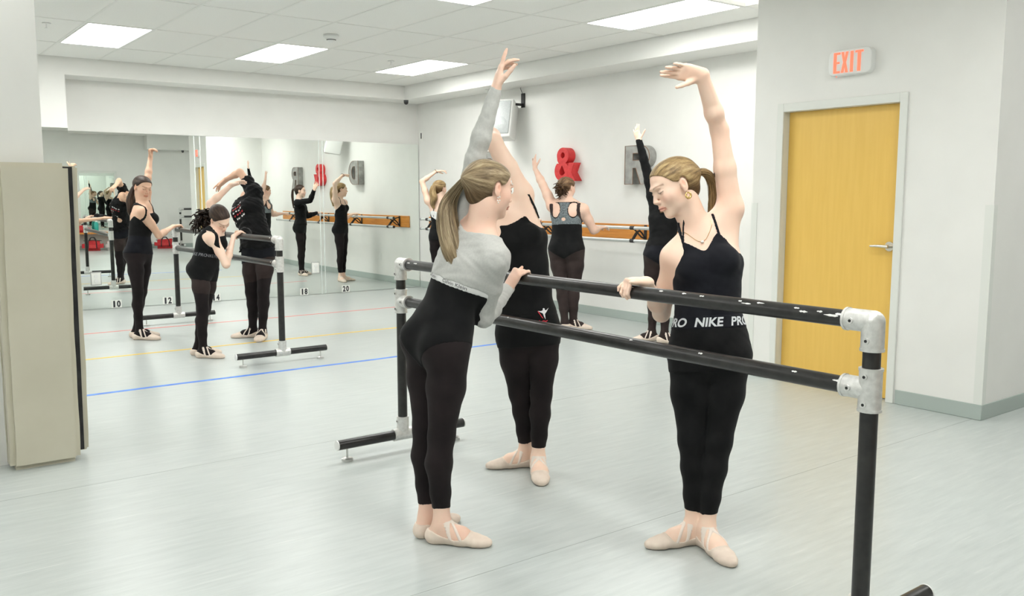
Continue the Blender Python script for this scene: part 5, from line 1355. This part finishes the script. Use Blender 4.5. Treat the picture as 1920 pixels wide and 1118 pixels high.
def dancer_sleeve():
    J = {'_k': 1.0}
    J['ankr'] = on_floor(1246, 627, .085); J['ankl'] = on_floor(1222, 623, .085); w = depth(J['ankr'])
    J['toer'] = flatdir(.9, .4); J['toel'] = flatdir(-.9, .2)
    J['pelvis'] = at(1240, 474, w+.03); J['waist'] = at(1243, 440, w+.03); J['chest'] = at(1245, 410, w+.02); J['neck'] = at(1247, 379, w+.02)
    J['pface'] = flatdir(.25, -.97); J['cface'] = flatdir(.25, -.97)
    limb(J, 'l', (1224, 366), (1211, 314), (1198, 264), w+.05, 1.0, (1, 1), .27, .25)
    J['shr'] = at(1276, 395, w-.04); J['elr'] = at(1290, 440, w+.06); J['wrr'] = at(1312, 430, w+.24)
    J['hdl'] = (img(-.25, .95, 0), img(.7, 0, -.7), img(.7, .3, .2), dict(curl=((0, .1, .1), (.1, .2, .1), (.3, .3, .1), (.2, .2, .1)), spread=.22, thumb=(.9, .1, .1, .1)))
    J['hdr'] = (img(.75, .12, -.6), V(.1, 0, -1), V(0, 1, 0), dict(curl=((.3, .5, .3),)*4, spread=.03))
    J['head'] = (at(1254, 352, w+.02), img(.6, -.05, -.7), img(0, 1, 0))
    s = Person('dancer in a long-sleeved black top at the wall barre below the letter R', J['ankr']*.5+J['ankl']*.5, res=.0095, fres=.006, skin=SKIN1)
    s.build(J, 1.64, hw=1.02, lw=1.0, butt=1.05); s.body(); ch = s.che; pl = s.pel
    s.combo('long_sleeved_top', [('T', lambda P: np.maximum(ch(P)[2]-.14, .05-pl(P)[2])), ('A', s.arm_region(-.02))], .008, BLK, wrinkle=.0018)
    s.garment('leotard', lambda P: np.maximum(pl(P)[2]-.075, leotard_cut(s, P, -.125, .5)), .007, NAVY)
    s.legwear(SHEER, -.5, .08, .0035, 'tights'); s.shoes(t=.0085)
    cap = s.hair_cap(HCURL, (0, -.10, .02), .010); G = lambda x, y, z: s.hc+s.hR.T@V(x, y, z)
    s.ponytail([G(0, -.11, .02), G(0, -.135, -.02), G(0, -.13, -.10), G(0, -.12, -.19), G(0, -.115, -.26)], [.015, .026, .032, .028, .012], HCURL, cap)
    return s

# ---- the three at the portable barre by the mirror
def dancer_profile():
    J = {}
    J['ankr'] = on_floor(262, 621, .085); J['ankl'] = on_floor(257, 617, .085); w = depth(J['ankr'])
    J['toer'] = flatdir(.97, .10); J['toel'] = flatdir(.9, -.45)
    J['pelvis'] = at(261, 471, w+.03); J['waist'] = at(262, 440, w+.03); J['chest'] = at(268, 411, w+.02); J['neck'] = at(268, 384, w+.02)
    J['pface'] = flatdir(.93, .25); J['cface'] = flatdir(.78, .5)
    J['shr'] = at(268, 398, w-.12); J['elr'] = reach(J['shr'], 298, 442, .28, 1); J['wrr'] = V(2.815, 9.78, 1.085)
    limb(J, 'l', (274, 388), (277, 334), (282, 297), w+.14, 1.0, (1, 1), .27, .22)
    J['hdl'] = (img(.1, .9, .1), img(.9, -.1, 0), img(-.2, .3, 1), dict(curl=((1.3, .6, .4),)*4, spread=.05, thumb=(.9, .1, .1, .1)))
    J['hdr'] = (V(.95, .1, .12), V(.2, 0, -1), V(0, 1, 0), gripped(RAIL2))
    J['head'] = (at(267, 352, w+.02), img(.78, -.30, .55), img(.20, .95, .15))
    s = Person('tall dancer in profile with a brown ponytail holding the barre by the mirror', J['ankr']*.5+J['ankl']*.5, res=.0085, fres=.0045, skin=SKIN3)
    s.build(J, 1.66, hw=.88, lw=.90, aw=.95, butt=1.1); s.body(); ch = s.che; pl = s.pel
    top = ([-.17, -.12, -.085, -.05, 0, .05, .085, .12, .17], [.0, .03, .075, .06, .05, .06, .075, .03, .0]); back = ([-.17, -.1, 0, .1, .17], [.0, -.07, -.13, -.07, .0])
    s.garment('camisole', allof(bodice(s, top, back), lambda P: .10-pl(P)[2]), .006, BLK)
    for q in (-1, 1): s.garment('strap', strap(s, q*.09, q*.085, -.02, .010), .006, BLK, 'B')
    s.garment('high_waist_shorts', allof(lambda P: pl(P)[2]-.15, lambda P: -.03-pl(P)[2]), .0068, NAVY)
    s.legwear(TIGHT, -.5, .05, .0035, 'tights'); s.shoes(t=.0085)
    cap = s.hair_cap(HBROWN, (0, -.098, .030), .011); G = lambda x, y, z: s.hc+s.hR.T@V(x, y, z)
    s.ponytail([G(0, -.11, .03), at(247, 358, w+.03), at(242, 378, w+.03), at(243, 395, w+.02), at(250, 410, w+.02)], [.015, .026, .034, .03, .012], HBROWN, cap, wave=.006)
    return s
def dancer_bowed():
    J = {}
    J['ankr'] = on_floor(381, 654, .08); J['ankl'] = on_floor(372, 649, .08); w = depth(J['ankr'])
    J['toer'] = flatdir(.97, .15); J['toel'] = flatdir(.9, -.4)
    J['pelvis'] = at(384, 500, w+.03); J['waist'] = at(388, 470, w+.03); J['chest'] = at(396, 452, w+.02); J['neck'] = at(404, 433, w+.0)
    J['pface'] = flatdir(.92, .2); J['cface'] = flatdir(.80, .45)
    J['shr'] = at(400, 448, w-.11); J['elr'] = reach(J['shr'], 424, 496, .25, -1); J['wrr'] = V(2.815, 7.93, 1.048)
    limb(J, 'l', (396, 432), (394, 382), (434, 347), w+.13, 1.0, (1, 1), .25, .23)
    J['hdl'] = (img(.85, .25, .1), img(.2, -.9, .2), img(.1, .2, 1), dict(curl=((.1, .15, .1), (.2, .2, .1), (.25, .2, .1), (.3, .2, .1)), spread=.1, thumb=(.6, .2, .1, .3)))
    J['hdr'] = (V(.75, .0, .45), V(.5, 0, -.8), V(0, 1, 0), gripped(RAIL2))
    J['head'] = (at(412, 410, w-.02), img(.60, -.72, .30), img(.42, .55, .72))
    s = Person('curly-haired dancer bowing her head over the barre by the mirror', J['ankr']*.5+J['ankl']*.5, res=.0085, fres=.0045, skin=SKIN1)
    s.build(J, 1.54, hw=.97, lw=.97, butt=1.1); s.body(); ch = s.che; pl = s.pel
    top = ([-.17, -.12, 0, .12, .17], [.06, .10, .09, .10, .06])
    s.garment('sleeveless_top', allof(bodice(s, top), lambda P: .07-pl(P)[2]), .006, BLK)
    for q in (-1, 1): s.garment('strap', strap(s, q*.10, q*.09, .06, .018), .006, BLK, 'B')
    s.garment('shorts', allof(lambda P: pl(P)[2]-.10, lambda P: -.13-pl(P)[2]), .0072, BLK, wrinkle=.001)
    wb = s.garment('waistband', band(s, .085, .130), .0085, NAVY)
    GT = mat('printed_dark_grey', (.20, .21, .22), .6); px, pf, pu = s.pf
    for a in (-1.6, -.4, .9):
        me = fit_mesh(text_mesh('NIKE PRO', .1, 0), .15, .026)
        s.wrap('waistband_lettering', me, s.T, J['pelvis']+pu*.107*s.k, pu, pf, -px, a, .12, GT, .0105, wb)
    def thigh(P): x, y, z = pl(P); return np.maximum(z+.10, -.26-z)
    s.garment('sheer_thigh', thigh, .0040, SHEER); s.legwear(TIGHT, -.5, .05, .0034, 'tights'); s.shoes(t=.0085)
    cap = s.hair_cap(HBROWN, (0, -.098, .030), .010); G = lambda x, y, z: s.hc+s.hR.T@V(x, y, z)
    s.curls(at(385, 408, w+.06), (.090, .090, .105), HBROWN, cap, 150, rr=.009, tail=(0, 0, -.03))
    return s
def dancer_tshirt():
    J = {}
    J['ankr'] = on_floor(474, 617, .085); J['ankl'] = on_floor(492, 620, .085); w = depth(J['ankl'])
    J['toer'] = flatdir(-.95, .2); J['toel'] = flatdir(.05, 1)
    J['pelvis'] = at(484, 470, w+.03); J['waist'] = at(478, 438, w+.04); J['chest'] = at(468, 398, w+.08); J['neck'] = at(463, 368, w+.16)
    J['pface'] = flatdir(-.25, .97); J['cface'] = flatdir(-.45, .85)
    limb(J, 'l', (477, 360), (450, 323), (424, 337), w+.10, 1.0, (1, 1), .26, .23)
    J['shr'] = at(452, 392, w+.08); J['wrr'] = V(2.955, 8.02, 1.075); J['elr'] = reach(J['shr'], 462, 440, .26, 1)
    J['hdl'] = (img(-.7, -.6, .1), img(.3, -.8, .3), img(.2, -.2, 1), SOFT)
    J['hdr'] = (V(-.95, -.05, .1), V(-.2, 0, -1), V(0, -1, 0), gripped(RAIL2))
    J['head'] = (at(468, 374, w+.33), img(-.2, .85, .2), img(-.1, .2, -.9))
    s = Person('dancer in a loose black T-shirt bending back at the barre by the mirror', J['ankr']*.5+J['ankl']*.5, res=.0090, fres=.006, skin=SKIN3)
    s.build(J, 1.68, hw=1.0, lw=1.05, aw=1.0, waist=1.08); s.body(); ch = s.che; pl = s.pel
    sleeve = lambda P: np.maximum.reduce(np.broadcast_arrays(*[np.minimum(slab(P, J['el'+n]*.62+J['sh'+n]*.38, nrm(J['el'+n]-J['sh'+n])), -(np.sqrt((P[0]-J['el'+n][0])**2+(P[1]-J['el'+n][1])**2+(P[2]-J['el'+n][2])**2)-.45)) for n in 'lr']))
    tee = s.combo('t_shirt', [('T', lambda P: np.maximum(ch(P)[2]-.14, .01+.03*np.sin(pl(P)[0]*16)-pl(P)[2])), ('A', sleeve)], .024, BLK, wrinkle=.006, k=.04)
    s.garment('shorts', allof(lambda P: pl(P)[2]-.08, lambda P: -.10-pl(P)[2]), .008, NAVY)
    def thigh(P): x, y, z = pl(P); return np.maximum(z+.08, -.30-z)
    s.garment('sheer_thigh', thigh, .0042, SHEER); s.legwear(TIGHT, -.5, .05, .0035, 'tights'); s.shoes(t=.0085)
    s.hair_cap(HBROWN, (0, -.098, .030), .012)
    WH = mat('white_print', (.7, .7, .7), .7); RD = mat('red_print', (.5, .03, .04), .7); cx, cf_, up1 = s.cf
    rg = random.Random(8); prims = s.T
    for sd, o0 in ((cf_, 0), (nrm(cx*.9+cf_*.3), 1)):
        xd = np.cross(up1, sd); o = J['chest']+sd*.08-up1*.02
        for row in range(5):
            mm = RD if row in (1, 3) else WH
            for k in range(4):
                cxx = -.06+.035*k+rg.uniform(-.006, .006); cy = .06-.032*row+rg.uniform(-.004, .004)
                lp = [(cxx-.012, cy-.006), (cxx-.004, cy+.010), (cxx+.004, cy-.002), (cxx+.013, cy+.009), (cxx+.012, cy-.003), (cxx+.002, cy-.010)]
                s.decal('shirt_print', glyph([lp], 0), prims, o, xd, up1, sd, mm, .034, tee)
    return s
for _f in (dancer_grey, dancer_front, dancer_behind, dancer_racer, dancer_far, dancer_jacket, dancer_sleeve, dancer_profile, dancer_bowed, dancer_tshirt): _f()
